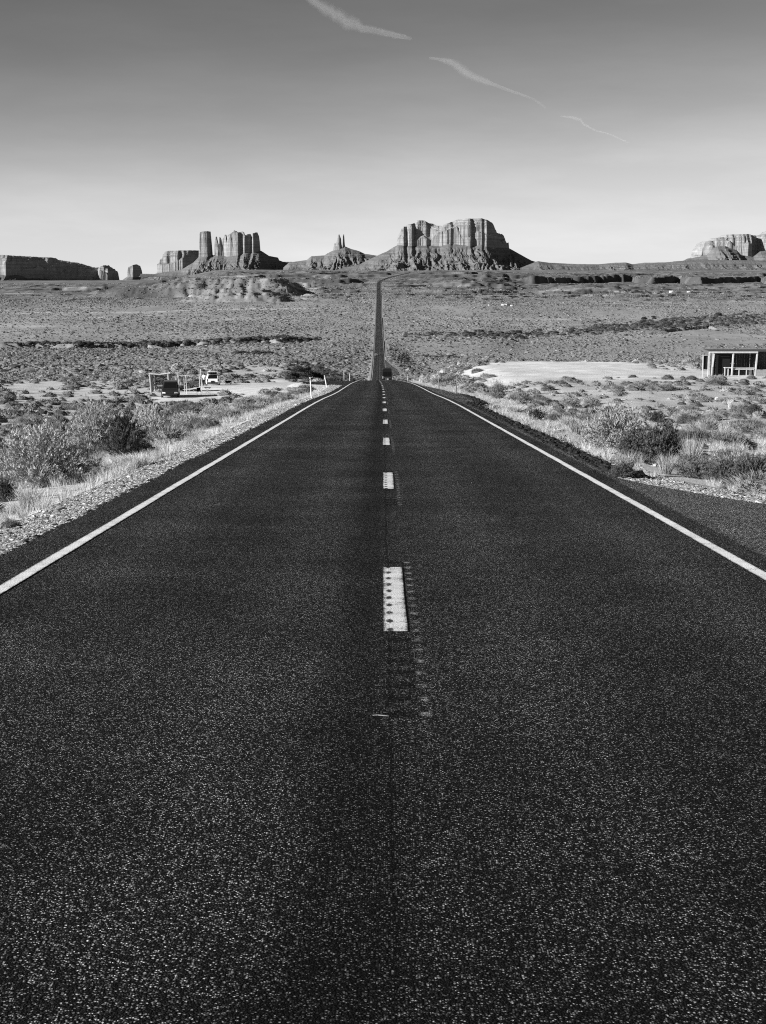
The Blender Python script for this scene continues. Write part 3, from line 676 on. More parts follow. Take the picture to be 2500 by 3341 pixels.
def tri_leaves(base, tip, wid, rs):
    """one slim triangle per leaf or twig end"""
    d = tip - base; r = rs.normal(size=d.shape); s = np.cross(d, r); s /= np.linalg.norm(s, axis=1, keepdims=True) + 1e-9
    s *= np.asarray(wid).reshape(-1, 1)
    V = np.stack([base - s, base + s, tip], 1).reshape(-1, 3)
    return V, np.arange(len(V)).reshape(-1, 3)

def ribbons(P, wid, rs):
    """P (n,k,3) polylines -> tapering ribbons of triangles"""
    n, k, _ = P.shape; d = P[:, -1] - P[:, 0]; s = np.cross(d, rs.normal(size=d.shape)); s /= np.linalg.norm(s, axis=1, keepdims=True) + 1e-9
    tp = np.linspace(1, 0.25, k)[None, :, None] * np.asarray(wid).reshape(-1, 1, 1)
    A = P - s[:, None] * tp; B = P + s[:, None] * tp
    V = np.stack([A, B], 2).reshape(n, 2 * k, 3)
    f = []
    for j in range(k - 1): f += [(2*j, 2*j + 1, 2*j + 3), (2*j, 2*j + 3, 2*j + 2)]
    F_ = (np.array(f)[None] + (np.arange(n) * 2 * k)[:, None, None]).reshape(-1, 3)
    return V.reshape(-1, 3), F_

def join(parts):
    V, F_, T = [], [], []; n = 0
    for v, f, t in parts:
        V.append(v); F_.append(f + n); T.append(np.broadcast_to(t, (len(v),))); n += len(v)
    return np.concatenate(V), np.concatenate(F_), np.concatenate(T)

def t_sage(seed, n=260, core=True, w=0.055, inner=0.7):
    rs = np.random.default_rng(seed); parts = []
    lump = hemi(7, rs, 0.1)
    if core:
        v, f = dome(5, 9, 0.80, 0.3, rs, 0.75); parts.append((v, f, 0.92))
    d = hemi(n, rs, -0.05); bulge = 0.82 + 0.26 * np.max(d @ lump.T, 1) ** 6
    b = d * (inner * bulge * rs.uniform(0.75, 1.1, n))[:, None]; tip = d * (bulge * rs.uniform(0.85, 1.06, n))[:, None] + np.array([0, 0, 0.1]) + rs.normal(size=(n, 3)) * 0.06
    b[:, 2] *= 0.75; tip[:, 2] = np.maximum(tip[:, 2] * 0.75, 0.02)
    v, f = tri_leaves(b, tip, rs.uniform(w * .6, w * 1.3, n), rs); parts.append((v, f, np.repeat(rs.uniform(0.75, 1.3, n), 3)))
    return join(parts)

def t_blob(seed):
    rs = np.random.default_rng(seed); v, f = dome(3, 6, 0.95, 0.5, rs, 0.72); return v, f, rs.uniform(0.8, 1.2, len(v))
def t_tiny(seed):
    rs = np.random.default_rng(seed); v, f = dome(2, 5, 0.95, 0.5, rs, 0.7); return v, f, rs.uniform(0.8, 1.2, len(v))

def t_twig(seed, stems=110, leaves=16, w=0.011, spread=1.0, leaf=0.05, lt=1.0):
    """many arching pale stems with feathery ends"""
    rs = np.random.default_rng(seed); d = hemi(stems, rs, 0.12); L = rs.uniform(0.7, 1.1, stems)
    t = np.linspace(0, 1, 5)[None, :, None]
    start = np.concatenate([rs.normal(size=(stems, 2)) * 0.16, np.zeros((stems, 1))], 1)
    end = d * L[:, None] * np.array([spread, spread, 0.95]) + np.array([0, 0, 0.08])
    kink = rs.normal(size=(stems, 3)) * 0.1
    P = start[:, None] + (end - start)[:, None] * t + kink[:, None] * np.sin(t * math.pi) + np.array([0, 0, 0.12]) * np.sin(t * math.pi) + rs.normal(size=(stems, 5, 3)) * 0.02
    P[:, :, 2] = np.maximum(P[:, :, 2], 0)
    v, f = ribbons(P, rs.uniform(w * .7, w * 1.5, stems), rs); parts = [(v, f, np.repeat(rs.uniform(0.9, 1.35, stems), 10))]
    k = rs.integers(0, stems, stems * leaves); q = rs.uniform(0.35, 1.02, len(k))
    i0 = np.clip((q * 4).astype(int), 0, 3); fr = (q * 4 - i0)[:, None]
    b = P[k, i0] * (1 - fr) + P[k, i0 + 1] * fr
    tip = b + rs.normal(size=b.shape) * leaf * 1.1 + (d[k] + np.array([0, 0, 0.8])) * leaf * 1.1
    v, f = tri_leaves(b, tip, rs.uniform(leaf * .18, leaf * .42, len(k)), rs); parts.append((v, f, np.repeat(lt * rs.uniform(0.7, 1.25, len(k)), 3)))
    return join(parts)

def t_grass(seed, n=60, w=0.011, spread=0.45, h=1.0):
    rs = np.random.default_rng(seed); th = rs.random(n) * 2 * math.pi; r = np.sqrt(rs.random(n))
    b = np.stack([np.cos(th) * r * 0.22, np.sin(th) * r * 0.22, 0 * r], -1); lean = rs.uniform(0.2, 1.0, n) * spread
    e = b + np.stack([np.cos(th) * lean, np.sin(th) * lean, rs.uniform(0.55, 1.0, n) * h], -1) + rs.normal(size=(n, 3)) * 0.04
    m = (b + e) / 2 + np.array([0, 0, 0.13 * h])
    v, f = ribbons(np.stack([b, m, e], 1), rs.uniform(w * .7, w * 1.4, n), rs)
    return v, f, np.repeat(rs.uniform(0.75, 1.25, n), 6)

def instances(name, temps, which, pos, scl, rz, tone, mat, kind='stuff', parent=None):
    Vs, Fs, Ts = [], [], []; n = 0
    for ti, (v, f, t) in enumerate(temps):
        k = np.where(which == ti)[0]
        if not len(k): continue
        c, s_ = np.cos(rz[k])[:, None], np.sin(rz[k])[:, None]
        vx = v[None, :, 0] * scl[k, 0:1]; vy = v[None, :, 1] * scl[k, 1:2]; vz = v[None, :, 2] * scl[k, 2:3]
        W = np.stack([vx * c - vy * s_ + pos[k, 0:1], vx * s_ + vy * c + pos[k, 1:2], vz + pos[k, 2:3]], -1)
        Vs.append(W.reshape(-1, 3)); Ts.append((t[None] * tone[k, None]).ravel())
        Fs.append((f[None] + (np.arange(len(k)) * len(v))[:, None, None]).reshape(-1, 3) + n); n += len(k) * len(v)
    o = obj(name, make_mesh(name, np.concatenate(Vs), [np.concatenate(Fs)], mat, False, {'tone': np.concatenate(Ts)}), parent)
    if kind: tag(o, kind=kind)
    return o

KEEP = []                                             # (x, y, radius) kept clear for built things
def clear(x, y):
    ok = np.ones(len(x), bool)
    for (a, b, r) in KEEP: ok &= (x - a) ** 2 + (y - b) ** 2 > r * r
    return ok
# spots of the built things, found on the ground from the photograph
SP_ = {}
for k, (px, row) in dict(suv=(557, 1296), white=(696, 1257), shelter=(531, 1276), frame=(578, 1258), rackA=(605, 1286), rackB=(656, 1289), rail=(627, 1254), chair=(651, 1289), ftable=(678, 1291), stool=(745, 1254), person=(667, 1262)).items():
    SP_[k] = pick(px, row, 90, 400)
SP_['white'] = on(-554 / F * 188, 188.0); SP_['suv'] = on(-693 / F * 158, 158.0)
SP_['shelter'] = on(-719 / F * 168, 168.0); SP_['rail'] = on(-623 / F * 186, 186.0); SP_['frame'] = on(-672 / F * 180, 180.0)
SP_['rackA'] = on(-645 / F * 162, 162.0); SP_['rackB'] = on(-594 / F * 163, 163.0); SP_['chair'] = on(-600 / F * 161, 161.0)
SP_['ftable'] = on(-572 / F * 162, 162.0); SP_['stool'] = on(-505 / F * 189, 189.0); SP_['person'] = on(-583 / F * 184, 184.0)
SP_['stall'] = on((2410 - CX) / F * 149, 149.0)
for k, r in dict(suv=2.0, white=3, shelter=2.2, frame=1.2, rackA=.7, rackB=.7, rail=2, chair=.8, ftable=1, stool=1, person=1).items(): KEEP.append((SP_[k][0], SP_[k][1], r))
KEEP += [(35.5, 150.5, 4.2), (31.0, 147, 1.5), (38.5, 150.5, 4.0)]

sage_hi = [t_sage(500 + k, 1500, True, 0.0135, .8) for k in range(7)] + [t_sage(520 + k, 1800, True, 0.012, .8) for k in range(3)]
sage_mid = [t_sage(540 + k, 170, True, 0.04, .76) for k in range(6)]
sage_lo = [t_sage(550 + k, 46, True, 0.09) for k in range(6)]; sage_bush = [t_sage(553 + k, 600, True, 0.024, .78) for k in range(5)]
blobs = [t_blob(560 + k) for k in range(8)]; tiny = [t_tiny(580 + k) for k in range(8)]

def scatter_pts(n, y0, y1, um=0.34, seed=1, power=1.0):
    rs = np.random.default_rng(seed)
    y = np.sqrt(rs.random(n) * (y1 ** 2 - y0 ** 2) + y0 ** 2); x = (rs.random(n) * 2 - 1) * um * (y + 12)
    return x, y, rs

def road_clear(x, y, gap):
    lat = x - XR(y); return (lat < -LW(y) - gap) | (lat > RW(y) + gap)

def patchy(x, y, s, seed, lo, hi, rs):
    q = fbm(x / s, y / (s * 1.5), seed, 3); return rs.random(len(x)) < np.clip(lo + (hi - lo) * (q + 0.45), 0, 1)

# near and middle distance: sagebrush clumps
x, y, rs = scatter_pts(6200, 16, 150, 0.36, 11)
ok = road_clear(x, y, 2.6) & patchy(x, y, 9, 301, 0.4, 1.0, rs) & ((x < 0) | (rs.random(len(x)) < .6)) & (rs.random(len(x)) > bare_mask(x, y) * 1.05) & clear(x, y)
lat = x - XR(y); ok &= ~((lat > 0) & (y < 30) & (lat < RW(y) + 1.0))
x, y = x[ok], y[ok]; n = len(x)
r = np.clip(rs.lognormal(-0.78, 0.38, n), 0.16, 1.0) * np.where(x < 0, 1.0, 0.9)
z = G(x, y) - 0.05
zn = np.stack([x, y, z], -1); sc = np.stack([r * rs.uniform(.9, 1.2, n), r * rs.uniform(.9, 1.2, n), r * rs.uniform(.75, 1.15, n)], -1); rz = rs.random(n) * 6.28
tn = np.clip(rs.normal(0.145, 0.045, n), 0.06, 0.3)
vis = np.where(np.abs(x / y) < 0.262, r / y, 0) * (y > 20)
vis[(vis > 0) & ((CX + F * x / y) > 2480)] = 0
order = np.argsort(-vis); single = order[:230]; rest = order[240:]
near = rest[y[rest] < 75]; mid = rest[y[rest] >= 75]
instances('sagebrush_cover', sage_hi, rs.integers(0, 10, n)[near], zn[near], sc[near], rz[near], tn[near], M['brush'])
instances('sagebrush_cover', sage_mid, rs.integers(0, 6, n)[mid], zn[mid], sc[mid], rz[mid], tn[mid], M['brush'])
sage_me = [make_mesh('sagebrush', v, [f], M['brush'], False, {'tone': t * (0.11 + 0.012 * k)}) for k, (v, f, t) in enumerate(sage_hi)]
for i in single:
    o = obj('sagebrush', sage_me[int(rs.integers(0, 10))]); o.location = zn[i]; o.scale = sc[i]; o.rotation_euler = (0, 0, rz[i])
    if x[i] < 0: tag(o, 'low rounded grey sagebrush on the sandy flat between the gravel verge and the log shelter', 'shrub', 'sagebrush on the flat by the log shelter')
    else: tag(o, 'low rounded grey sagebrush on the sandy ground between the road and the plank stall', 'shrub', 'sagebrush on the ground before the plank stall')

xa_, ya_, rs = scatter_pts(11000, 148, 245, 0.34, 12); xb_, yb_, _q = scatter_pts(17000, 245, 420, 0.33, 16); x, y = np.concatenate([xa_, xb_]), np.concatenate([ya_, yb_])
ok = road_clear(x, y, 3) & patchy(x, y, 22, 303, 0.22, 1.1, rs) & (rs.random(len(x)) > bare_mask(x, y) * 1.04) & clear(x, y); x, y = x[ok], y[ok]; n = len(x)
r = np.clip(rs.lognormal(-0.55, 0.38, n), 0.22, 1.5)
P3 = np.stack([x, y, G(x, y) - 0.06], -1); s3 = np.stack([r * 1.1, r * 1.1, r * rs.uniform(.7, 1.1, n)], -1)
lod = y < 240
instances('sagebrush_cover', sage_mid, rs.integers(0, 6, n)[lod], P3[lod], s3[lod], rs.random(n)[lod] * 6.28, np.clip(rs.normal(.15, .045, n), .06, .3)[lod], M['brush'])
instances('sagebrush_cover', sage_lo, rs.integers(0, 6, n)[~lod], P3[~lod], s3[~lod], rs.random(n)[~lod] * 6.28, np.clip(rs.normal(.15, .045, n), .06, .3)[~lod], M['brush'])
Q = []
for (cnt, a, b, r0, sg, lo, hi, sd_) in [(66000, 420, 1150, -0.5, .45, .35, .95, 13), (100000, 1150, 2450, -0.32, .45, .3, .95, 14), (40000, 2450, 4300, 0.0, .45, .05, .8, 15)]:
    x, y, rs = scatter_pts(cnt, a, b, 0.31, sd_)
    ok = road_clear(x, y, 1.3) & patchy(x, y, 45 + 0.05 * a, 305 + sd_, lo - .08, hi + .25, rs); x, y = x[ok], y[ok]; n = len(x)
    r = np.clip(rs.lognormal(r0, sg, n), 0.3, 2.6)
    Q.append((x, y, r, np.clip(rs.normal(.12, .04, n), .05, .26)))
x, y, r, tn = (np.concatenate([q[k] for q in Q]) for k in range(4)); n = len(x)
instances('sagebrush_cover', tiny, rs.integers(0, 8, n), np.stack([x, y, G(x, y) - 0.08], -1), np.stack([r * 1.15, r * 1.15, r * .95], -1), rs.random(n) * 6.28, tn, M['brush'])

# thickets along the washes; the short cut-bank clump stands in for its shadow
lines = [([(0, 1127), (40, 1131), (160, 1128), (330, 1127), (620, 1122), (800, 1119), (1040, 1109)], 430, 5, 1.4), ([(1310, 1098), (1420, 1094), (1560, 1094), (1700, 1094), (1830, 1088), (1960, 1080), (2100, 1070), (2280, 1062), (2400, 1056), (2500, 1052)], 620, 12, 1.5),
         ([(1900, 1076), (2100, 1060), (2250, 1048), (2400, 1042), (2500, 1036)], 480, 16, 1.6), ([(760, 1156), (880, 1154)], 40, 4, 1.3), ([(1310, 1166), (1420, 1165), (1500, 1168)], 30, 3, 1.0), ([(2160, 1050), (2215, 1043)], 50, 4, 1.8), ([(985, 1194), (1030, 1206), (1080, 1226), (1130, 1242)], 170, 9, 1.15), ([(960, 1238), (1030, 1240), (1110, 1242)], 60, 8, .9)]
A = []
rs = np.random.default_rng(77)
for pts, cnt, sp, rr in lines:
    xs_, rw = poly(pts); grow = np.interp(rs.random(cnt) ** 0.8, [0, 1], [xs_[0], xs_[-1]])
    qx, qy = pick_many(grow, np.interp(grow, xs_, rw) + rs.normal(size=cnt) * sp * 0.45, 200, 2600)
    A.append(np.stack([qx + rs.normal(size=cnt) * 2, qy + rs.normal(size=cnt) * 4, rr * rs.lognormal(0, .35, cnt)], -1))
A = np.concatenate(A); A = A[road_clear(A[:, 0], A[:, 1], 3)]; n = len(A)
instances('thicket', sage_bush, rs.integers(0, 5, n), np.stack([A[:, 0], A[:, 1], G(A[:, 0], A[:, 1]) - 0.1], -1), np.stack([A[:, 2] * 1.3, A[:, 2] * 1.3, A[:, 2] * 1.25], -1), rs.random(n) * 6.28, np.clip(rs.normal(.06, .025, n), .02, .14), M['brush'])

# grass along both verges
grasses = [t_grass(600 + k, 80, 0.0065) for k in range(6)]
gx, gy, gs, gt = [], [], [], []
for side, cnt in ((-1, 3600), (1, 5200)):
    rs = np.random.default_rng(90 + side); yq = 13 + 150 * rs.random(cnt) ** 1.5
    lt_ = (LW(yq) + 1.25 + 5.0 * rs.random(cnt) ** 1.6) if side < 0 else (RW(yq) + np.where(yq < 26, 1.7, 0.95) + 8.5 * rs.random(cnt) ** 1.3)
    xq = XR(yq) + side * lt_
    ok = rs.random(cnt) < np.clip(0.55 + 1.3 * fbm(xq / 2.5, yq / 5.0, 401 + side, 3), 0.05, 1) * (1 - 0.9 * bare_mask(xq, yq)); ok &= np.abs(xq / (yq + 2)) < .4
    gx.append(xq[ok]); gy.append(yq[ok]); gs.append(rs.uniform(0.1, 0.3, ok.sum()) * (0.7 + 0.6 * vn(xq[ok] / 3, yq[ok] / 6, 405))); gt.append(np.clip(rs.normal(.38, .08, ok.sum()), .18, .6))
gx, gy, gs, gt = map(np.concatenate, (gx, gy, gs, gt)); n = len(gx); rs = np.random.default_rng(95)
instances('grass', grasses, rs.integers(0, 6, n), np.stack([gx, gy, G(gx, gy) - 0.03], -1), np.stack([gs * 1.25, gs * 1.25, gs], -1), rs.random(n) * 6.28, gt, M['grass'])

# gravel on the verges
def t_rock(seed):
    rs = np.random.default_rng(seed); v, f = dome(3, 6, 1.0, 0.6, rs, 0.7); v += rs.normal(size=v.shape) * .1; v[:, 2] -= 0.2; return v, f, rs.uniform(0.85, 1.15, len(v))
rocks = [t_rock(700 + k) for k in range(8)]
gp = []
for side, cnt, wd, ymax in ((-1, 76000, 1.15, 150), (1, 32000, 1.1, 150)):
    rs = np.random.default_rng(100 + side); yq = 11 + (ymax - 11) * rs.random(cnt) ** 2.3
    d = wd * rs.random(cnt) + 0.02 - 0.1 * (rs.random(cnt) < .08)
    if side > 0: d = np.where(yq < 25.5, d * .95, d + 0.6)
    lt_ = (LW(yq) if side < 0 else RW(yq)) + d; xq = XR(yq) + side * lt_
    sz = rs.lognormal(-4.4, .4, cnt) * (1 + yq / 110.0)
    ok = np.abs(xq / (yq + 2)) < 0.36
    if side > 0: ok &= (yq < 26) | (rs.random(cnt) < .35)
    gp.append(np.stack([xq, yq, sz], -1)[ok])
rs = np.random.default_rng(103); xq, yq, _r = scatter_pts(2600, 18, 120, .34, 104); okr = road_clear(xq, yq, 1.5)
gp.append(np.stack([xq, yq, rs.lognormal(-3.0, .5, len(xq))], -1)[okr])
gp = np.concatenate(gp); n = len(gp)
instances('gravel', rocks, rs.integers(0, 8, n), np.stack([gp[:, 0], gp[:, 1], G(gp[:, 0], gp[:, 1]) + gp[:, 2] * .2], -1), np.stack([gp[:, 2] * rs.uniform(.8, 1.4, n), gp[:, 2] * rs.uniform(.8, 1.4, n), gp[:, 2] * rs.uniform(.6, 1, n)], -1), rs.random(n) * 6.28, np.clip(rs.normal(.27, .11, n), .06, .6), M['stone'])
# crumbled asphalt along the broken pavement edge
rs = np.random.default_rng(111); cnt = 9000; yq = 24.6 + 75 * rs.random(cnt) ** 1.8; d = 0.02 + 0.6 * rs.random(cnt); sz = rs.lognormal(-3.6, .4, cnt) * (1 + yq / 120)
cr = np.stack([XR(yq) + RW(yq) + d, yq, sz], -1); yl = 12 + 70 * rs.random(3000) ** 1.8; dl_ = rs.random(3000) * .16 - .06
cr = np.concatenate([cr, np.stack([XR(yl) - LW(yl) - dl_, yl, rs.lognormal(-3.9, .35, 3000)], -1)]); n = len(cr)
instances('rubble', rocks, rs.integers(0, 8, n), np.stack([cr[:, 0], cr[:, 1], G(cr[:, 0], cr[:, 1]) + cr[:, 2] * .3], -1), np.stack([cr[:, 2]] * 3, -1), rs.random(n) * 6.28, np.clip(rs.normal(.022, .008, n), .008, .05), M['stone'])

# the larger roadside plants, each a thing
TW = [t_twig(800 + k, 280, 85, 0.005, 1.0, 0.024) for k in range(3)]
LEAFY = [t_twig(810 + k, 170, 130, 0.006, 0.95, 0.028) for k in range(3)]
FEATH = [t_grass(820 + k, 800, 0.0065, 0.85, 0.75) for k in range(3)]
TUFT = [t_grass(830 + k, 420, 0.0065, 0.6, 1.0) for k in range(2)]
LIB = {}
def lib(kind, k, tone):
    key = (kind, k, tone)
    if key not in LIB:
        src = dict(twig=TW, leafy=LEAFY, feath=FEATH, tuft=TUFT, sage=sage_hi)[kind]; v, f, t = src[k % len(src)]
        LIB[key] = make_mesh('plant', v, [f], M['grass' if kind in ('feath', 'tuft') else 'brush'], False, {'tone': t * tone * dict(twig=1.25, feath=1.15, tuft=1.05).get(kind, 1.0)})
    return LIB[key]
def plant(kind, k, tone, px, row, wpx, hpx, name, label, cat='shrub', group=None, y0=12):
    q = pick(px, row, y0, 400); s = q[1] / F
    o = obj(name, lib(kind, k, tone)); o.location = (q[0], q[1] + wpx * s * .3, float(G(np.array([q[0]]), np.array([q[1] + wpx * s * .3]))[0]) - 0.04); o.scale = (wpx * s / 2, wpx * s / 2, hpx * s); o.rotation_euler = (0, 0, (px * 7.3) % 6.28)
    tag(o, label, cat, group); return o
plant('twig', 0, .36, 120, 1595, 370, 215, 'rabbitbrush', 'largest pale twiggy bush by the gravel verge, bare tangled stems, nearest the photo edge')
plant('twig', 1, .36, 305, 1490, 210, 185, 'rabbitbrush', 'pale feathery bush between the tangled twiggy bush and the dark leafy bush')
plant('leafy', 0, .085, 400, 1497, 165, 160, 'leafy_bush', 'tall dark leafy bush beside the gravel verge, darkest of its thicket')
plant('leafy', 1, .07, 300, 1500, 150, 60, 'leafy_bush', 'low dark clump added in place of the shade under the pale feathery bush')  # dark clump added where only shade lies beneath the pale bush
plant('twig', 2, .42, 485, 1450, 150, 135, 'rabbitbrush', 'pale spindly bush just beyond the dark leafy bush')
plant('feath', 0, .36, 345, 1555, 130, 62, 'bunchgrass', 'pale feathery clump at the gravel edge below the dark leafy bush', 'grass clump')
plant('feath', 1, .38, 440, 1520, 150, 58, 'bunchgrass', 'long pale feathery clump lying along the gravel edge beyond the first', 'grass clump')
plant('tuft', 0, .32, 300, 1545, 110, 75, 'bunchgrass', 'upright grey grass clump before the dark hollow of the thicket', 'grass clump')
plant('tuft', 1, .38, 85, 1670, 170, 100, 'bunchgrass', 'tall pale grass clump nearest the gravel, below the tangled twiggy bush', 'grass clump')
plant('leafy', 2, .07, 10, 1640, 90, 90, 'leafy_bush', 'small dark bush cut off by the photo edge behind the tall pale grass')
plant('sage', 1, .12, 30, 1725, 80, 50, 'sagebrush', 'small dark sagebrush on the gravel, nearest shrub on this side of the road')
plant('sage', 3, .12, 470, 1350, 80, 30, 'sagebrush', 'dark flat sagebrush just behind the pale bush thicket')
for k, (px, row, w_, h_, kd, tn_, lb) in enumerate([
    (545, 1430, 110, 62, 'feath', .34, 'soft pale grass clump beside the gravel, right after the bush thicket'), (600, 1408, 120, 60, 'twig', .3, 'grey spindly bush on the verge opposite the fourth centre dash'),
    (640, 1385, 100, 50, 'feath', .32, 'bleached grass clump on the verge, beyond the grey spindly bush'), (690, 1365, 90, 48, 'twig', .36, 'pale airy bush on the verge with a dark dead stem beside it'),
    (735, 1352, 90, 40, 'feath', .36, 'low pale clump on the verge below the folding table'), (790, 1330, 80, 36, 'twig', .34, 'small pale bush on the verge below the white car'),
    (845, 1312, 80, 32, 'feath', .36, 'low straw clump on the verge where the yard begins'), (900, 1298, 70, 30, 'sage', .15, 'grey sagebrush on the verge near the taller white marker post'),
    (960, 1285, 60, 26, 'feath', .36, 'last straw clump on the verge before the taller white marker post'), (565, 1388, 90, 50, 'sage', .13, 'dark grey sagebrush behind the soft pale grass clump'), (620, 1350, 80, 40, 'sage', .13, 'dark grey sagebrush behind the bleached grass clump')]):
    plant(kd, k, tn_, px, row, w_, h_, dict(feath='bunchgrass', twig='rabbitbrush', sage='sagebrush')[kd], lb, 'grass clump' if kd == 'feath' else 'shrub')
plant('twig', 2, .33, 2020, 1482, 250, 170, 'rabbitbrush', 'largest pale bush on the stall side of the road, broad and airy')
plant('leafy', 1, .11, 2165, 1520, 200, 150, 'leafy_bush', 'dark woody bush beside the largest pale bush, bare branches at its foot')
plant('leafy', 2, .10, 2080, 1510, 160, 120, 'leafy_bush', 'dark bush half hidden between the pale bush and the woody one')
plant('tuft', 0, .30, 2265, 1535, 130, 120, 'bunchgrass', 'tall upright grass beside the dark woody bush', 'grass clump')
plant('tuft', 1, .34, 2180, 1550, 130, 80, 'bunchgrass', 'pale grass clump above the pullout gravel, before the woody bush', 'grass clump')
plant('tuft', 0, .34, 2050, 1538, 130, 75, 'bunchgrass', 'pale grass clump at the corner where the pullout begins', 'grass clump')
plant('leafy', 0, .10, 2035, 1560, 90, 60, 'leafy_bush', 'small dark bush at the very corner of the pullout')
plant('leafy', 1, .09, 2465, 1604, 190, 130, 'leafy_bush', 'dark bush on the pullout gravel, cut off by the photo edge')
plant('leafy', 2, .14, 2370, 1580, 150, 100, 'leafy_bush', 'grey green bush on the pullout gravel beside the darkest bush')
plant('leafy', 0, .15, 2270, 1563, 130, 70, 'leafy_bush', 'low grey bush on the pullout gravel between grass and bushes')
plant('tuft', 1, .42, 2365, 1432, 66, 62, 'bunchgrass', 'lone round straw tuft on bare sand with a long shadow', 'grass clump')
plant('tuft', 0, .42, 2400, 1508, 95, 75, 'bunchgrass', 'spiky straw tuft on bare sand nearer the pullout', 'grass clump')
plant('leafy', 2, .09, 2370, 1520, 80, 55, 'leafy_bush', 'dark bush at the foot of the spiky straw tuft')
for k, (px, row, w_, h_, kd, tn_, lb) in enumerate([
    (1755, 1370, 78, 40, 'leafy', .10, 'dark round bush near the broken pavement edge'), (1885, 1418, 100, 58, 'tuft', .22, 'dark grass clump on the verge before the largest pale bush'), (1850, 1395, 90, 45, 'tuft', .28, 'grey grass clump on the verge before the dark grass clump'),
    (2148, 1378, 66, 40, 'leafy', .09, 'dark round bush on the sand beyond the largest pale bush'), (2240, 1375, 50, 28, 'leafy', .11, 'small dark bush on the sand with a long flat shadow'), (2290, 1372, 36, 26, 'tuft', .4, 'small straw tuft on the sand beside the small dark bush'),
    (1690, 1345, 90, 36, 'feath', .34, 'pale clump on the verge between pavement edge and boulder'), (1860, 1330, 80, 34, 'twig', .26, 'grey spindly bush beside the dark boulder'), (1935, 1330, 70, 36, 'twig', .24, 'grey bush touching the dark boulder'),
    (1625, 1302, 60, 60, 'twig', .24, 'tall thin bush of bare upright stems beyond the side pavement'), (2470, 1360, 60, 44, 'leafy', .11, 'dark bush on the sand below the plank stall, near the photo edge'), (2385, 1335, 36, 40, 'tuft', .5, 'whitish tuft on the sand below the plank stall'), (1790, 1275, 56, 26, 'sage', .11, 'dark sagebrush at the front edge of the pale bare yard'),
    (2260, 1240, 46, 22, 'sage', .11, 'dark sagebrush beside the freestanding board'), (2355, 1240, 40, 20, 'sage', .16, 'grey sagebrush growing against the front of the plank stall'), (2455, 1238, 40, 20, 'sage', .16, 'grey sagebrush under the corner post of the plank stall'), (1560, 1215, 50, 20, 'sage', .12, 'dark sagebrush on the bank above the side road'), (1467, 1258, 50, 28, 'leafy', .14, 'bush on the bank between the two dark marker posts')]):
    plant(kd, k, tn_, px, row, w_, h_, dict(feath='bunchgrass', tuft='bunchgrass', twig='rabbitbrush', sage='sagebrush', leafy='leafy_bush')[kd], lb, 'grass clump' if kd in ('feath', 'tuft') else 'shrub')

# boulders
def boulder(px, row, w_, h_, v, label, seed):
    rs = np.random.default_rng(seed); q = pick(px, row, 12, 400); s = q[1] / F; vv, f = dome(7, 11, 1.0, 0.12, rs, 1.0)
    d = vv / np.linalg.norm(vv, axis=1, keepdims=True); cut = hemi(6, rs, 0.0)
    for c in cut: vv = vv - np.maximum(vv @ c - 0.72, 0)[:, None] * c
    vv = vv * (1 + 0.1 * fbm(vv[:, 0] * 3 + 5, vv[:, 1] * 3 + vv[:, 2] * 2, seed, 3))[:, None]; vv[:, 2] -= 0.12
    o = obj('boulder', make_mesh('boulder', vv * np.array([w_ * s / 2, w_ * s / 2, h_ * s]), [f], M['stone'], False, {'tone': np.full(len(vv), v)})); o.location = q; tag(o, label, 'rock')
boulder(1985, 1345, 56, 26, .12, 'large dark boulder among brush between the road and the stall', 1)
boulder(62, 1432, 36, 34, .5, 'white boulder, the more upright of two above the twiggy bush', 2)
boulder(96, 1434, 34, 22, .5, 'white flat boulder, the lower of two above the twiggy bush', 3)
boulder(238, 1410, 18, 14, .45, 'small white rock behind the pale feathery bush', 4)
boulder(497, 1472, 38, 16, .03, 'black rock half buried beside the dark leafy bush', 5)
boulder(2068, 1573, 16, 8, .3, 'grey rock at the corner of the pullout', 6)
boulder(1780, 1318, 24, 14, .14, 'dark rock in the brush nearer the road than the large boulder', 7)
boulder(2340, 1303, 22, 12, .4, 'pale rock on the sand in front of the plank stall', 8)

# a stick on the asphalt
mb = MB(); q = pick(1240, 2405, 3, 20); q[2] = float(Pz(q[1]))
mb.tube([(-.04, 0, .004), (-.01, .003, .005), (.02, -.004, .004), (.05, -.012, .004)], [.0028, .003, .0024, .0012], 5)
o = mb.build('twig', M['wood']); o.location = q; tag(o, 'single pale twig lying on the dark asphalt in the foreground', 'twig')

# ------------------------------------------------------------------ marker posts
def marker(px, row, hpx, Y, label, mat, lean=0.0, w_=0.09, cap=False):
    p = on((px - CX) / F * Y, Y); root = empty('marker_post', p); h = hpx * Y / F + .05
    tag(root, label, 'post', 'roadside marker posts')
    mb = MB(); mb.tube([(0, 0, -.1), (lean * h * .5, 0, h * .5), (lean * h, 0, h)], [w_ / 2] * 3, 6); mb.build('post', M[mat], root)
    mb = MB(); mb.box((lean * h * .93, -w_ / 2 - .006, h * .9), (w_ * .8, .01, .1)); mb.build('reflector', M['white_post' if cap else 'metal'], root)
marker(1017, 1282, 66, 86, 'taller white marker post standing in the brush before the side road', 'white_post', -.06, .085)
marker(1068, 1261, 42, 138, 'white marker post leaning away at the edge of the side road', 'white_post', -.2, .095)
marker(1142, 1242, 27, 232, 'thin grey marker post at the crest, nearest the far road', 'white_post', 0, .09)
marker(1075, 1237, 24, 262, 'thin grey marker post in the dark shadow of the bank', 'metal', 0, .09)
marker(1432, 1259, 46, 128, 'dark marker post with a white top on the bank beyond the side pavement', 'brown_post', 0, .09, True)
marker(1487, 1279, 60, 100, 'tall plain dark marker post leaning at the corner of the bare yard', 'brown_post', .07, .09)
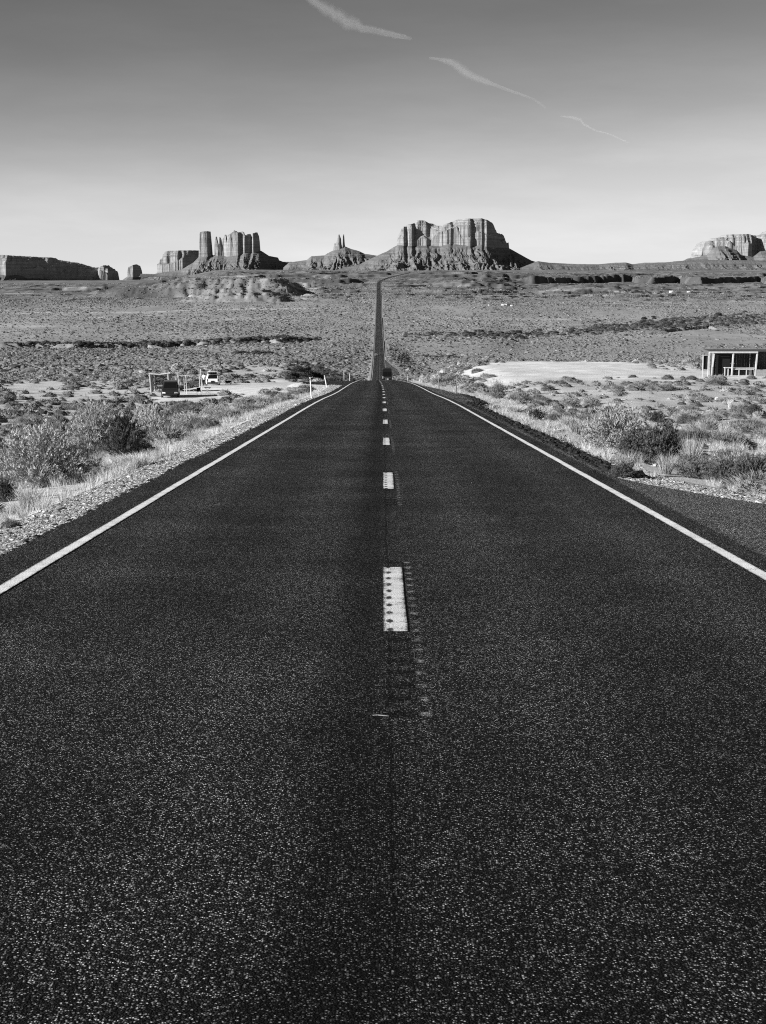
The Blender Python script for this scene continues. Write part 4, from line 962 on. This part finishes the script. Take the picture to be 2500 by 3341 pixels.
marker(1331, 1240, 22, 236, 'thin pale marker post just past the crest beside the dark van', 'metal', 0, .07)
marker(1259, 1162, 10, 880, 'white marker post beside the far road beyond the van', 'white_post', 0, .22)
p = on(-127 / F * 305, 305.0); root = empty('utility_pole', p); tag(root, 'thin grey T-topped pole in the brush beside the far road', 'pole')
mb = MB(); mb.tube([(0, 0, -.2), (0, 0, 2.7)], .05, 6); mb.build('post', M['metal'], root); mb = MB(); mb.box((0, 0, 2.74), (1.0, .08, .08)); mb.build('crossbar', M['metal'], root)

# ------------------------------------------------------------------ vehicles (length along +Y, nose at +Y)
def rrect(w_, y0, y1, z, r=.12):
    x_ = w_ / 2; return [(-x_ + r, y0, z), (x_ - r, y0, z), (x_, y0 + r, z), (x_, y1 - r, z), (x_ - r, y1, z), (-x_ + r, y1, z), (-x_, y1 - r, z), (-x_, y0 + r, z)]
def lerp(a, b, t): return tuple(a[k] + (b[k] - a[k]) * t for k in range(3))
def pane(mbx, a, b, c, d, m=.07, n=.1, th=.008):
    """a,b lower corners; c,d upper corners (b below c)"""
    A = lerp(lerp(a, b, m), lerp(d, c, m), n); B = lerp(lerp(a, b, 1 - m), lerp(d, c, 1 - m), n); Cc = lerp(lerp(a, b, 1 - m), lerp(d, c, 1 - m), 1 - n); D = lerp(lerp(a, b, m), lerp(d, c, m), 1 - n)
    mbx.quad(A, B, Cc, D, th)

def car(name, label, cat, paint, L=4.6, W=1.8, H=1.65, clear_=.24, belt=.98, hood=1.25, rear_over=.0, ws_rake=.75, rear_rake=.25, loc=(0, 0, 0), rz=0, roof_in=.16, open_gate=False, lamps='lamp', hood_z=None):
    root = empty(name, loc, rz); tag(root, label, cat)
    hz = hood_z or belt - .06; y0, y1 = -L / 2, L / 2
    def ring(y, w_, zb, zt, tuck=.05): return [(-w_/2 + tuck, y, zb), (w_/2 - tuck, y, zb), (w_/2, y, zb + .22), (w_/2, y, zt - .2), (w_/2 - .06, y, zt), (-w_/2 + .06, y, zt), (-w_/2, y, zt - .2), (-w_/2, y, zb + .22)]
    mb = MB(); yc = y1 - hood
    mb.loft([ring(y0, W * .86, clear_ + .12, belt - .1), ring(y0 + .12, W * .97, clear_, belt), ring(y0 + .6, W, clear_ - .02, belt), ring(yc, W, clear_ - .02, belt), ring(yc + .05, W, clear_ - .02, hz + .03), ring(y1 - .25, W * .96, clear_, hz - .1), ring(y1, W * .82, clear_ + .1, hz - .22)])
    cb = rrect(W * .95, y0 + .03 + rear_over, yc + .12, belt - .02); ct = rrect(W * .95 - 2 * roof_in, y0 + .1 + rear_over + rear_rake, yc + .12 - ws_rake, H - .04); ct2 = rrect(W * .95 - 2 * roof_in - .12, y0 + .2 + rear_over + rear_rake, yc - ws_rake, H, .1)
    mb.loft([cb, ct, ct2]); mb.build('body', M[paint], root, False)
    glass = [('rear_window', cb[0], cb[1], ct[1], ct[0]), ('windscreen', cb[4], cb[5], ct[5], ct[4]), ('side_window', cb[2], cb[3], ct[3], ct[2]), ('side_window', cb[6], cb[7], ct[7], ct[6])]
    for nm, a, b, c, d in glass:
        mg = MB(); pane(mg, a, b, c, d, .05, .09 if nm != 'rear_window' else .06); mg.build(nm, M['glass'], root)
    for sx in (-1, 1):
        for yy in (y0 + .8, y1 - .85):
            mw = MB(); x_ = sx * (W / 2 - .1); mw.tube([(x_ - .11, yy, .33), (x_ - .09, yy, .33), (x_ + .09, yy, .33), (x_ + .11, yy, .33)], [.27, .33, .33, .27], 18); t_ = mw.build('wheel', M['rubber'], root)
            mr = MB(); mr.tube([(x_ + sx * .112, yy, .33), (x_ + sx * .125, yy, .33)], [.19, .16], 12); mr.build('rim', M['metal'], t_)
        ml_ = MB(); ml_.box((sx * (W * .41 - .14), y1 - .02, hz - .36), (.34, .1, .15), 0, 0, -sx * .18); ml_.build('headlight', M[lamps], root)
        mt = MB(); mt.box((sx * (W * .43 - .06), y0 + .03, belt - .2), (.14, .09, .3)); mt.build('tail_light', M['rubber'], root)
        mm = MB(); mm.box((sx * (W / 2 + .09), yc - .1, belt + .1), (.2, .12, .15)); mm.build('mirror', M[paint], root)
    mbp = MB(); mbp.box((0, y1 - .02, clear_ + .2), (W * .8, .14, .2)); mbp.box((0, y1 + .005, clear_ + .42), (W * .4, .04, .16)); mbp.build('bumper', M['rubber'], root)
    mbp = MB(); mbp.box((0, y0 - .005, clear_ + .17), (W * .84, .16, .2)); mbp.build('bumper', M[paint if paint != 'white_paint' else 'rubber'], root)
    mp = MB(); mp.box((0, y0 - .012, belt - .34), (.44, .05, .17)); mp.build('licence_plate', M['glass'], root)
    if open_gate:
        hy = y0 + .1 + rear_rake + .06; mg = MB(); a, b = (-W * .36, hy - .72, H + .34), (W * .36, hy - .72, H + .34); c, d = (W * .36, hy, H - .01), (-W * .36, hy, H - .01)
        mg.quad(a, b, c, d, .05); g_ = mg.build('tailgate', M[paint], root); mg = MB(); pane(mg, (a[0], a[1], a[2] + .052), (b[0], b[1], b[2] + .052), (c[0], c[1], c[2] + .052), (d[0], d[1], d[2] + .052), .08, .12); mg.build('window', M['glass'], g_)
        mg = MB(); aa = lambda p: (p[0], p[1] - .004, p[2] - .004); pane(mg, aa(d), aa(c), aa(b), aa(a), .07, .1); mg.build('window', M['glass'], g_)
    return root

car('parked_car', 'dark parked car facing the camera, nosed out beside the log shelter', 'car', 'black_paint', 4.6, 1.92, 1.72, .26, 1.02, 1.15, 0, .75, .3, SP_['suv'], math.radians(186.5), lamps='lamp', hood_z=.98)
car('parked_car', 'white parked hatchback seen from behind with its tailgate raised', 'car', 'white_paint', 4.3, 1.78, 1.5, .24, .95, 1.1, 0, .75, .35, SP_['white'], math.radians(5.5), open_gate=True)
car('driving_car', 'small oncoming car far down the straight road, ahead of the van', 'car', 'grey_paint', 4.5, 1.85, 1.6, .24, .95, 1.2, 0, .75, .3, (float(XR(930)) - 1.9, 930, float(Pz(930)) + .01), math.radians(180))

# dark high-roofed van at the crest
vy = 322.0; root = empty('van', (float(XR(vy)) + 1.75, vy, float(Pz(vy)) + .01), 0); tag(root, 'tall dark van seen from behind, driving away just past the crest', 'van')
VW, VH, VL = 2.2, 3.0, 5.6
def vring(y, w0, w1, z0, z1): return [(-w0/2 + .06, y, z0), (w0/2 - .06, y, z0), (w0/2, y, z0 + .15), (w0/2, y, 1.35), (w1/2, y, z1 - .22), (w1/2 - .2, y, z1), (-w1/2 + .2, y, z1), (-w1/2, y, z1 - .22), (-w0/2, y, 1.35), (-w0/2, y, z0 + .15)]
mb = MB(); mb.loft([vring(-VL/2, VW * .97, VW * .88, .2, VH - .03), vring(-VL/2 + .12, VW, VW * .92, .18, VH), vring(VL/2 - 1.5, VW, VW * .92, .18, VH), vring(VL/2 - .7, VW, VW * .86, .3, 2.0), vring(VL/2, VW * .9, VW * .7, .35, 1.45)]); mb.build('body', M['van_paint'], root)
for sx in (-1, 1):
    mb = MB(); mb.quad(*[(sx * .45 + q * sx * 0 + u_ * .4, -VL/2 - .012 - .0 * z_, z_) for u_, z_, q in ((-1, 1.45, 0), (1, 1.45, 0), (.96, 2.35, 0), (-.96, 2.35, 0))], .006); mb.build('rear_window', M['glass'], root)
    mb = MB(); mb.box((sx * .93, -VL/2 + .01, 1.1), (.12, .06, .5)); mb.build('tail_light', M['lamp' if sx < 0 else 'rubber'], root)
    for yy in (-1.8, 1.75):
        mb = MB(); mb.tube([(sx * .84 - .11, yy, .35), (sx * .84 + .11, yy, .35)], .35, 18); wv = mb.build('wheel', M['rubber'], root); mb = MB(); mb.tube([(sx * .955, yy, .35), (sx * .965, yy, .35)], .2, 12); mb.build('rim', M['metal'], wv)
    mb = MB(); mb.box((sx * 1.14, 1.6, 1.45), (.2, .1, .35)); mb.build('mirror', M['rubber'], root)
mb = MB(); mb.box((0, -VL/2 - .06, .46), (VW * .94, .16, .07)); mb.build('bumper', M['brown_post'], root)
mb = MB(); mb.box((0, -VL/2 - .015, 1.02), (VW * .86, .03, .07)); mb.build('trim_strip', M['brown_post'], root)
mb = MB(); mb.box((.12, -VL/2 - .02, .75), (.4, .03, .16)); mb.build('licence_plate', M['white_cloth'], root)
mb = MB(); mb.box((-.36, -VL/2 - .02, .78), (.05, .05, .5)); mb.build('ladder_rail', M['chrome'], root)

# ------------------------------------------------------------------ the log shelter, racks, table and the rest of the yard
def log(mb, a, b, r=.06, r2=None): mb.tube([a, ((a[0] + b[0]) / 2 + .02, (a[1] + b[1]) / 2, (a[2] + b[2]) / 2 + .01), b], [r, r * .95, r2 or r * .85], 7)
root = empty('log_shelter', SP_['shelter']); tag(root, 'open shelter of weathered logs with a gappy plank back, behind the dark parked car', 'shelter')
for (a, b, r) in [((-1.18, -.9, -.1), (-1.3, -.9, 2.05), .085), ((-1.02, -.8, -.1), (-1.12, -.85, 2.0), .07), ((.95, -.9, -.1), (.82, -.9, 2.02), .085), ((1.2, -.8, -.1), (.92, -.85, 2.0), .06), ((-1.05, 1.1, -.1), (-1.05, 1.1, 1.8), .07), ((.8, 1.1, -.1), (.8, 1.1, 1.8), .07), ((1.45, .2, -.1), (1.0, .2, 1.9), .05)]:
    mb = MB(); log(mb, a, b, r * 1.35); mb.build('post', M['wood'], root)
mb = MB(); mb.tube([(-1.4, -.92, 2.08), (-.2, -.92, 1.98), (1.1, -.92, 2.14)], [.085, .075, .085], 7); mb.build('roof_beam', M['pale_wood'], root)
mb = MB()
for k in range(16): log(mb, (-1.2 + .145 * k, -.85, 2.05 - .03 * (k % 3)), (-1.15 + .14 * k, 1.2, 1.86), .06)
mb.build('roof_poles', M['dark_wood'], root)
mb = MB(); rr = random.Random(5)
for k in range(11): mb.box((-.12 + rr.uniform(-.05, .05), 1.16, .2 + .155 * k), (1.95 + rr.uniform(-.15, .15), .03, .115), 0, rr.uniform(-.03, .03), rr.uniform(-.02, .02))
mb.build('plank_wall', M['dark_wood'], root)
mb = MB()
for k in range(10): mb.box((-1.2 + rr.uniform(-.02, .02), .12 + rr.uniform(-.05, .05), .25 + .17 * k), (.03, 1.9, .125), rr.uniform(-.03, .03))
mb.build('plank_wall', M['dark_wood'], root)  # side planks added to keep the sun out of the shelter
mb = MB(); mb.box((-.2, -.5, .72), (1.7, .5, .05)); mb.build('counter', M['pale_wood'], root)
mb = MB()
for k in range(5): mb.box((-1.0 + .38 * k, -.42, .34), (.09, .03, .7))
mb.build('counter_front', M['wood'], root)
root = empty('pole_stand', SP_['frame']); tag(root, 'narrow tilted pole frame standing between the log shelter and the long table', 'frame')
for (a, b, r) in [((-.05, 0, -.1), (-.18, 0, 1.35), .055), ((.1, .6, -.1), (-.15, .1, 1.3), .045), ((.35, 0, -.1), (.12, 0, 1.5), .05), ((.5, .5, -.1), (.2, .1, 1.5), .035)]:
    mb = MB(); log(mb, a, b, r); mb.build('post', M['pale_wood'], root)
mb = MB(); log(mb, (-.2, 0, 1.28), (.2, 0, 1.32), .035); mb.build('crossbar', M['wood'], root)
root = empty('display_rack', SP_['rackA']); tag(root, 'two slim white posts joined by short crossbars, a dark cloth hung between', 'rack')
for (a, b, r) in [((-.08, 0, -.1), (-.12, 0, 1.8), .035), ((.16, 0, -.1), (.1, 0, 2.1), .045)]: mb = MB(); log(mb, a, b, r); mb.build('post', M['pale_wood'], root)
mb = MB(); log(mb, (-.16, 0, 1.28), (.2, 0, 1.32), .028); log(mb, (-.16, 0, .96), (.2, 0, 1.0), .028); mb.build('crossbar', M['pale_wood'], root)
mb = MB(); mb.box((.02, .03, 1.12), (.2, .02, .3)); mb.build('cloth', M['black_cloth'], root)
root = empty('display_rack', SP_['rackB']); tag(root, 'tall slim post and shorter one with a bent hoop, in front of the person', 'rack')
for (a, b, r) in [((.1, 0, -.1), (.02, 0, 2.75), .045), ((-.18, .4, -.1), (-.2, .4, 2.0), .045)]: mb = MB(); log(mb, a, b, r); mb.build('post', M['pale_wood'], root)
mb = MB(); mb.tube([(.02, 0, 2.2), (-.1, 0, 2.1), (-.13, 0, 1.9), (-.1, 0, 1.7), (.04, 0, 1.62)], .025, 6); mb.build('hoop', M['pale_wood'], root)
mb = MB(); log(mb, (-.26, .4, 1.95), (.1, .1, 1.98), .03); mb.build('crossbar', M['dark_wood'], root)
root = empty('display_table', SP_['rail']); tag(root, 'long low dark plank table between the pole frames and the person', 'table')
for zz, dz in ((.62, .06), (.45, .16), (.2, .22)):
    mb = MB(); mb.box((0, 0 if zz > .6 else -.28, zz), (2.3, .75 if zz > .6 else .04, dz)); mb.build('tabletop' if zz > .6 else 'front_board', M['dark_wood'], root)
for sx in (-1, 1):
    for sy in (-1, 1): mb = MB(); mb.box((sx * 1.08, sy * .22, .28), (.07, .07, .62)); mb.build('leg', M['dark_wood'], root)
root = empty('folding_chair', SP_['chair'], math.radians(200)); tag(root, 'black folding camp chair at the foot of the tall slim post', 'chair')
mb = MB(); mb.box((0, 0, .4), (.42, .4, .05), .05); mb.build('seat', M['black_cloth'], root); mb = MB(); mb.box((0, -.24, .62), (.42, .05, .4), -.25); mb.build('backrest', M['black_cloth'], root)
for sx in (-1, 1):
    mb = MB(); mb.box((sx * .25, -.02, .56), (.05, .4, .03)); mb.build('armrest', M['black_cloth'], root)
    for sy in (-1, 1): mb = MB(); mb.tube([(sx * .26, sy * .2, .44), (sx * .22, -sy * .2, .0)], .014, 5); mb.build('leg', M['rubber'], root)
root = empty('folding_table', SP_['ftable'], math.radians(6)); tag(root, 'small folding table with a dark top beside the black camp chair', 'table')
mb = MB(); mb.box((0, 0, .74), (.72, .5, .07), 0, .04); mb.build('tabletop', M['dark_wood'], root)
for sx in (-1, 1):
    for sy in (-1, 1): mb = MB(); mb.tube([(sx * .28, sy * .18, .72), (-sx * .1, sy * .18, .38), (-sx * .27 + sx * .6, sy * .2, .0)], .018, 5); mb.build('leg', M['metal'], root)
mb = MB(); mb.tube([(-.2, 0, .36), (.2, 0, .4)], .03, 6); mb.build('brace', M['dark_wood'], root)
root = empty('camp_stool', SP_['stool']); tag(root, 'low black sling stool standing alone on bare ground by the white car', 'stool')
mb = MB(); mb.tube([(-.4, 0, .5), (-.2, 0, .42), (0, 0, .4), (.2, 0, .42), (.4, 0, .5)], [.06, .12, .14, .12, .06], 8); mb.build('seat', M['black_cloth'], root)
for q in (-.26, 0, .26): mb = MB(); mb.tube([(q, .06, .4), (q * 1.1, -.05, 0)], [.06, .03], 6); mb.build('leg', M['black_cloth'], root)
p_ = on(-615 / F * 170, 170.0); root = empty('branch_pile', p_); mb = MB(); log(mb, (-.4, 0, .04), (.35, .1, .2), .05); log(mb, (-.1, .1, .03), (.5, -.1, .1), .06); log(mb, (-.5, -.1, .05), (.0, .1, .14), .04)
bo = mb.build('branches', M['dark_wood'], root); tag(root, 'small heap of dark branches on the sand between the two racks', 'branches')
q = pick(735, 1286, 90, 300); mb = MB(); log(mb, (-.65, 0, .05), (.65, .25, .08), .05, .03); o = mb.build('fallen_pole', M['dark_wood']); o.location = q; tag(o, 'dark pole lying on the bare ground below the white car', 'pole')

# the person beside the white car
def skin_mesh(name, verts, edges, radii, mat, parent, sub=1):
    me = bpy.data.meshes.new(name); me.from_pydata(verts, edges, []); o = bpy.data.objects.new(name, me); C.objects.link(o)
    md = o.modifiers.new('skin', 'SKIN'); md.use_smooth_shade = True
    for k, r_ in enumerate(radii):
        sv = me.skin_vertices[0].data[k]; sv.radius = r_ if isinstance(r_, tuple) else (r_, r_); sv.use_root = (k == 0)
    o.modifiers.new('sub', 'SUBSURF').levels = sub; o.modifiers['sub'].render_levels = sub
    dg = bpy.context.evaluated_depsgraph_get(); nm = bpy.data.meshes.new_from_object(o.evaluated_get(dg)); bpy.data.objects.remove(o)
    nm.materials.clear(); nm.materials.append(mat); return obj(name, nm, parent)
root = empty('person', SP_['person'], math.radians(165)); tag(root, 'person in a white top and dark trousers standing beside the white hatchback', 'person')
bv = [(0, 0, .92), (0, .0, 1.1), (0, -.01, 1.3), (0, 0, 1.42), (0, .02, 1.5), (0, .03, 1.58), (0, .03, 1.67)]; be = [(k, k + 1) for k in range(6)]; br = [(.15, .1), (.14, .09), (.17, .1), (.09, .07), .05, (.072, .09), (.06, .08)]
def chain(start, pts, rad):
    prev = start
    for p__, r_ in zip(pts, rad): bv.append(p__); br.append(r_); be.append((prev, len(bv) - 1)); prev = len(bv) - 1
    return prev
for sx in (-1, 1):
    chain(0, [(sx * .09, 0, .84), (sx * .1, .02, .48), (sx * .11, -.02, .1), (sx * .12, .1, .04)], [.085, .055, .04, .035])
    wr = chain(2, [(sx * .19, 0, 1.38), (sx * .25, -.03, 1.12), (sx * .22, .1, .92), (sx * .215, .15, .86)], [.055, .042, .032, .03])
    for k, q in enumerate((-.03, -.01, .01, .03)): chain(wr, [(sx * .21 + q * .3, .18 + abs(q) * -.3, .84 + q), (sx * .21, .2, .79 + q * .8)], [.009, .008])
    chain(wr, [(sx * .18, .17, .86), (sx * .165, .19, .83)], [.01, .009])
chain(5, [(0, .12, 1.575)], [.012])
skin_mesh('body', bv, be, br, M['skin'], root)
skin_mesh('trousers', [(0, 0, .95), (.09, 0, .84), (.1, .02, .48), (.11, -.02, .1), (-.09, 0, .84), (-.1, .02, .48), (-.11, -.02, .1)], [(0, 1), (1, 2), (2, 3), (0, 4), (4, 5), (5, 6)], [(.17, .12), .105, .08, .065, .105, .08, .065], M['black_cloth'], root)
skin_mesh('shirt', [(0, 0, .94), (0, 0, 1.12), (0, -.01, 1.32), (0, 0, 1.43), (.2, 0, 1.38), (.255, -.03, 1.14), (-.2, 0, 1.38), (-.255, -.03, 1.14)], [(0, 1), (1, 2), (2, 3), (2, 4), (4, 5), (2, 6), (6, 7)], [(.18, .13), (.17, .12), (.19, .13), (.09, .08), .075, .06, .075, .06], M['white_cloth'], root)
skin_mesh('hair', [(0, .0, 1.7), (0, -.02, 1.62), (0, -.04, 1.52)], [(0, 1), (1, 2)], [(.07, .085), (.085, .085), (.06, .04)], M['hair'], root)

# ------------------------------------------------------------------ the plank stall
bx = SP_['stall']; root = empty('vendor_stall', bx); tag(root, 'open plank vendor stall with pale posts and a shaded interior, at the photo edge', 'stall')
def X_(px): return (px - CX) / F * 149.0 - bx[0]
def Z_(row): return float(zrow(149.0, row)) - bx[2]
zt_ = Z_(1148.5); zg_ = -.1
def post_(px0, px1, w_, zb=zg_, zt=zt_, yy=0, mat='pale_wood', nm='post'):
    mb = MB(); a = X_(px0); b = X_(px1); hw = w_ / 2
    mb.loft([[(a - hw, yy - hw, zb), (a + hw, yy - hw, zb), (a + hw, yy + hw, zb), (a - hw, yy + hw, zb)], [(b - hw, yy - hw, zt), (b + hw, yy - hw, zt), (b + hw, yy + hw, zt), (b - hw, yy + hw, zt)]]); return mb.build(nm, M[mat], root)
post_(2385, 2388.5, .14); post_(2461.5, 2466, .14); post_(2310.5, 2310.5, .12, Z_(1200) - 1.9)
post_(2331, 2335, .1, zg_, zt_ - .1, 1.6); post_(2334, 2338.5, .07, .9, zt_ - .1, 1.5)
mb = MB(); mb.box(((X_(2311) + X_(2467)) / 2, -.09, zt_ - .02), (X_(2467) - X_(2310), .05, .17)); mb.build('fascia_board', M['pale_wood'], root)
mb = MB(); mb.box(((X_(2312) + X_(2560)) / 2, 1.6, zt_ + .09), (X_(2560) - X_(2311), 3.2, .05), .01); mb.build('roof', M['dark_wood'], root)
mb = MB(); rr = random.Random(9); xa_, xb_ = X_(2336), X_(2466); nb_ = 15
for k in range(nb_): mb.box((xa_ + (k + .5) * (xb_ - xa_) / nb_, 3.0 + rr.uniform(-.008, .008), zt_ / 2 - .02), ((xb_ - xa_) / nb_ - .012, .03, zt_ + .05))
mb.build('back_wall', M['dark_wood'], root)
mb = MB(); xl_ = X_(2338)
for k in range(7): mb.box((xl_ + .0, 1.7 + .19 * k, zt_ / 2 - .02), (.03, .18, zt_))
mb.build('side_wall', M['dark_wood'], root)
mb = MB()
for k in range(10): mb.box((X_(2467) + .02, .25 + .29 * k, zt_ / 2 + .0), (.03, .28, zt_))
mb.build('side_wall', M['dark_wood'], root)
mb = MB(); mb.box(((X_(2337) + X_(2382)) / 2, .5, zt_ / 2 + .0), (X_(2382) - X_(2337), .03, zt_ - .1)); mb.build('front_panel', M['black_cloth'], root)  # added black sheet: stands for the shaded bay and blocks the sun
mb = MB(); mb.box((X_(2425), .35, Z_(1201)), (X_(2462) - X_(2390), .6, .06)); mb.build('counter', M['pale_wood'], root)
mb = MB(); mb.box((X_(2424), .05, Z_(1204.5)), (X_(2460) - X_(2392), .04, .1)); mb.build('counter_board', M['pale_wood'], root)
for px in (2409.5, 2434): mb = MB(); mb.box((X_(px), .1, Z_(1201) / 2), (.09, .07, Z_(1201))); mb.build('counter_leg', M['pale_wood'], root)
for px in (2364, 2375): mb = MB(); mb.box((X_(px), .2, Z_(1201) / 2), (.1, .07, Z_(1201))); mb.build('counter_leg', M['pale_wood'], root)
mb = MB(); mb.box((X_(2373), .35, Z_(1200)), (X_(2384) - X_(2362), .5, .09)); mb.build('side_shelf', M['pale_wood'], root)
mb = MB(); mb.box((X_(2401), 2.7, Z_(1190)), (X_(2411) - X_(2391), .5, .08)); mb.build('shelf', M['pale_wood'], root)
mb = MB()
for k in range(3): mb.box((X_(2510), -.1 + .03 * k, .12 + .24 * k), (X_(2560) - X_(2466.5), .04, .22), 0, -.06)
mb.build('low_plank_wall', M['wood'], root)
mb = MB()
for k in range(14): mb.box((X_(2470) + .24 * (k + .5), 1.25, zt_ / 2 + .35), (.23, .03, zt_ - .62))
mb.build('front_panel', M['dark_wood'], root)
p_ = on((2300 - CX) / F * 145, 145.0); root = empty('sign_board', p_); tag(root, 'blank dark board on two pale posts beside the plank stall', 'board')
for px, w_, h_ in ((2290.5, .085, 2.3), (2308, .1, 2.28)):
    mb = MB(); mb.box(((px - 2300) * 145 / F, 0, h_ / 2 - .1), (w_, .09, h_)); mb.build('post', M['pale_wood'], root)
mb = MB(); mb.box((-.04 * 0 + (2299.5 - 2300) * 145 / F, .06, 1.49), (.5, .03, 1.36)); mb.build('panel', M['black_cloth'], root)
mb = MB(); mb.box((0, 0, 2.21), (.66, .12, .05)); mb.build('top_rail', M['pale_wood'], root)

# ------------------------------------------------------------------ far homesteads
def far_box(px, row, wpx, hpx, mat, name, label, cat, roof=None, y0=1000):
    q = pick(px, row, y0, 6800); s = q[1] / F; root = empty(name, q); tag(root, label, cat)
    mb = MB(); mb.box((0, wpx * s * .3, hpx * s * .42), (wpx * s, wpx * s * .6, hpx * s * .84)); mb.build('wall' if cat != 'trailer' else 'body', M[mat], root)
    mb = MB(); w_, d_, z0 = wpx * s * .54, wpx * s * .34, hpx * s * .84
    mb.loft([[(-w_, wpx * s * .3 - d_, z0), (w_, wpx * s * .3 - d_, z0), (w_, wpx * s * .3, z0 + hpx * s * .25), (-w_, wpx * s * .3, z0 + hpx * s * .25)], [(-w_, wpx * s * .3 + d_, z0), (w_, wpx * s * .3 + d_, z0), (w_, wpx * s * .3 + .01, z0 + hpx * s * .25), (-w_, wpx * s * .3 + .01, z0 + hpx * s * .25)]]); mb.build('roof', M[roof or mat], root)
    mb = MB(); mb.box((wpx * s * .15, -.03, hpx * s * .32), (wpx * s * .16, .06, hpx * s * .5)); mb.build('door', M['dark_wood'], root)
far_box(2191, 955, 12, 6, 'white_paint', 'trailer_home', 'white trailer home below the long dark ledge', 'trailer')
far_box(2216, 955, 11, 4, 'dark_wood', 'shed', 'low dark shed beside the white trailer home', 'shed')
far_box(2247, 954, 8, 4, 'white_paint', 'shed', 'tiny white shed farther along from the trailer home', 'shed')
far_box(1594, 998, 3, 4, 'white_paint', 'tank', 'tiny white tank standing apart from the far homestead', 'tank')
far_box(1640, 997, 7, 5, 'white_paint', 'shed', 'small white shed in the far homestead, leftmost of its white buildings', 'shed')
far_box(1650, 997, 8, 5, 'white_paint', 'house', 'white house in the far homestead beside the dark gabled one', 'house')
far_box(1661, 998, 11, 7, 'dark_wood', 'house', 'dark gabled house in the middle of the far homestead', 'house')
far_box(1669, 999, 7, 4, 'white_paint', 'shed', 'low white shed in front of the dark gabled house', 'shed')
q = pick(1684, 997, 1000, 5000); s = q[1] / F; root = empty('water_tower', q); tag(root, 'dark narrow water tower at the end of the far homestead', 'tower')
mb = MB(); mb.tube([(0, 0, 7 * s), (0, 0, 13 * s)], 2.0 * s, 10); mb.build('tank', M['dark_wood'], root)
for a_ in (-1, 1):
    for b_ in (-1, 1): mb = MB(); mb.tube([(a_ * 1.5 * s, b_ * 1.5 * s, 0), (a_ * 1.2 * s, b_ * 1.2 * s, 7.2 * s)], .4 * s, 5); mb.build('leg', M['dark_wood'], root)
far_box(1822, 995, 9, 4, 'dark_wood', 'shed', 'small dark shed alone on the plain, right of the far homestead', 'shed')
far_box(1250, 880, 5, 3, 'white_paint', 'house', 'tiny white house at the foot of the broad mesa', 'house', y0=4200)

# ------------------------------------------------------------------ vapour trails high above
def trail(pts, Y, tau, label, seed):
    P = [pt(a, b, Y) for a, b, c in pts]; R = [c * Y / F / 2 for a, b, c in pts]
    xs_ = np.array([float(p[0]) for p in P]); zs_ = np.array([float(p[2]) for p in P]); t = np.linspace(0, 1, len(P)); tt = np.linspace(0, 1, 70)
    x_ = np.interp(tt, t, xs_); z_ = pchip(t, zs_)(tt); r_ = np.maximum(pchip(t, R)(tt) * (1 + .22 * fbm(tt * 22, 0 * tt, seed, 3)), .5); z_ = z_ + r_ * .25 * fbm(tt * 16, 0 * tt + 3, seed + 1, 3)
    c0 = np.array([x_.mean(), Y, z_.mean()]); ring_n = 16; V = []; F_ = []
    for k in range(70):
        for j in range(ring_n):
            a_ = 2 * math.pi * j / ring_n; V.append((x_[k] + .5 * r_[k] * math.cos(a_) * 0 - c0[0] + .35 * r_[k] * math.sin(a_), max(R) * 1.6 * math.copysign((1 - abs(math.sin(a_))) ** 1.5, math.cos(a_)), z_[k] - c0[2] + r_[k] * math.sin(a_)))
    for k in range(69):
        for j in range(ring_n): F_.append((k*ring_n + j, k*ring_n + (j + 1) % ring_n, (k + 1)*ring_n + (j + 1) % ring_n, (k + 1)*ring_n + j))
    me = bpy.data.meshes.new('vapour_trail'); me.from_pydata(V, [], F_ + [tuple(range(ring_n))[::-1], tuple(69 * ring_n + j for j in range(ring_n))]); 
    m = bpy.data.materials.new('thin_cloud'); m.use_nodes = True; t_ = m.node_tree; t_.nodes.clear(); o_ = t_.nodes.new('ShaderNodeOutputMaterial'); vp = t_.nodes.new('ShaderNodeVolumePrincipled')
    vp.inputs['Color'].default_value = (1, 1, 1, 1); vp.inputs['Density'].default_value = tau / (2.6 * max(R)); vp.inputs['Anisotropy'].default_value = 0.0
    t_.links.new(vp.outputs[0], o_.inputs['Volume']); me.materials.append(m)
    o = obj('vapour_trail', me); o.location = c0; tag(o, label, 'vapour trail', 'vapour trails in the sky')
trail([(985, -30, 30), (1030, 8, 36), (1085, 38, 50), (1130, 68, 52), (1190, 92, 34), (1260, 108, 24), (1310, 118, 18), (1345, 127, 4)], 30000, .15, 'widest pale vapour trail running off the top of the sky', 1)
trail([(1400, 188, 4), (1450, 195, 18), (1510, 226, 36), (1560, 256, 26), (1610, 276, 14), (1680, 300, 9), (1740, 322, 5), (1768, 341, 4), (1786, 354, 1)], 36000, .15, 'long tapering vapour trail in the middle of the sky', 2)
trail([(1828, 378, 3), (1870, 384, 12), (1893, 390, 13), (1905, 405, 9), (1940, 424, 7), (1990, 438, 7), (2030, 455, 7), (2055, 466, 2)], 44000, .15, 'smallest lowest vapour trail, kinked at its upper end', 3)
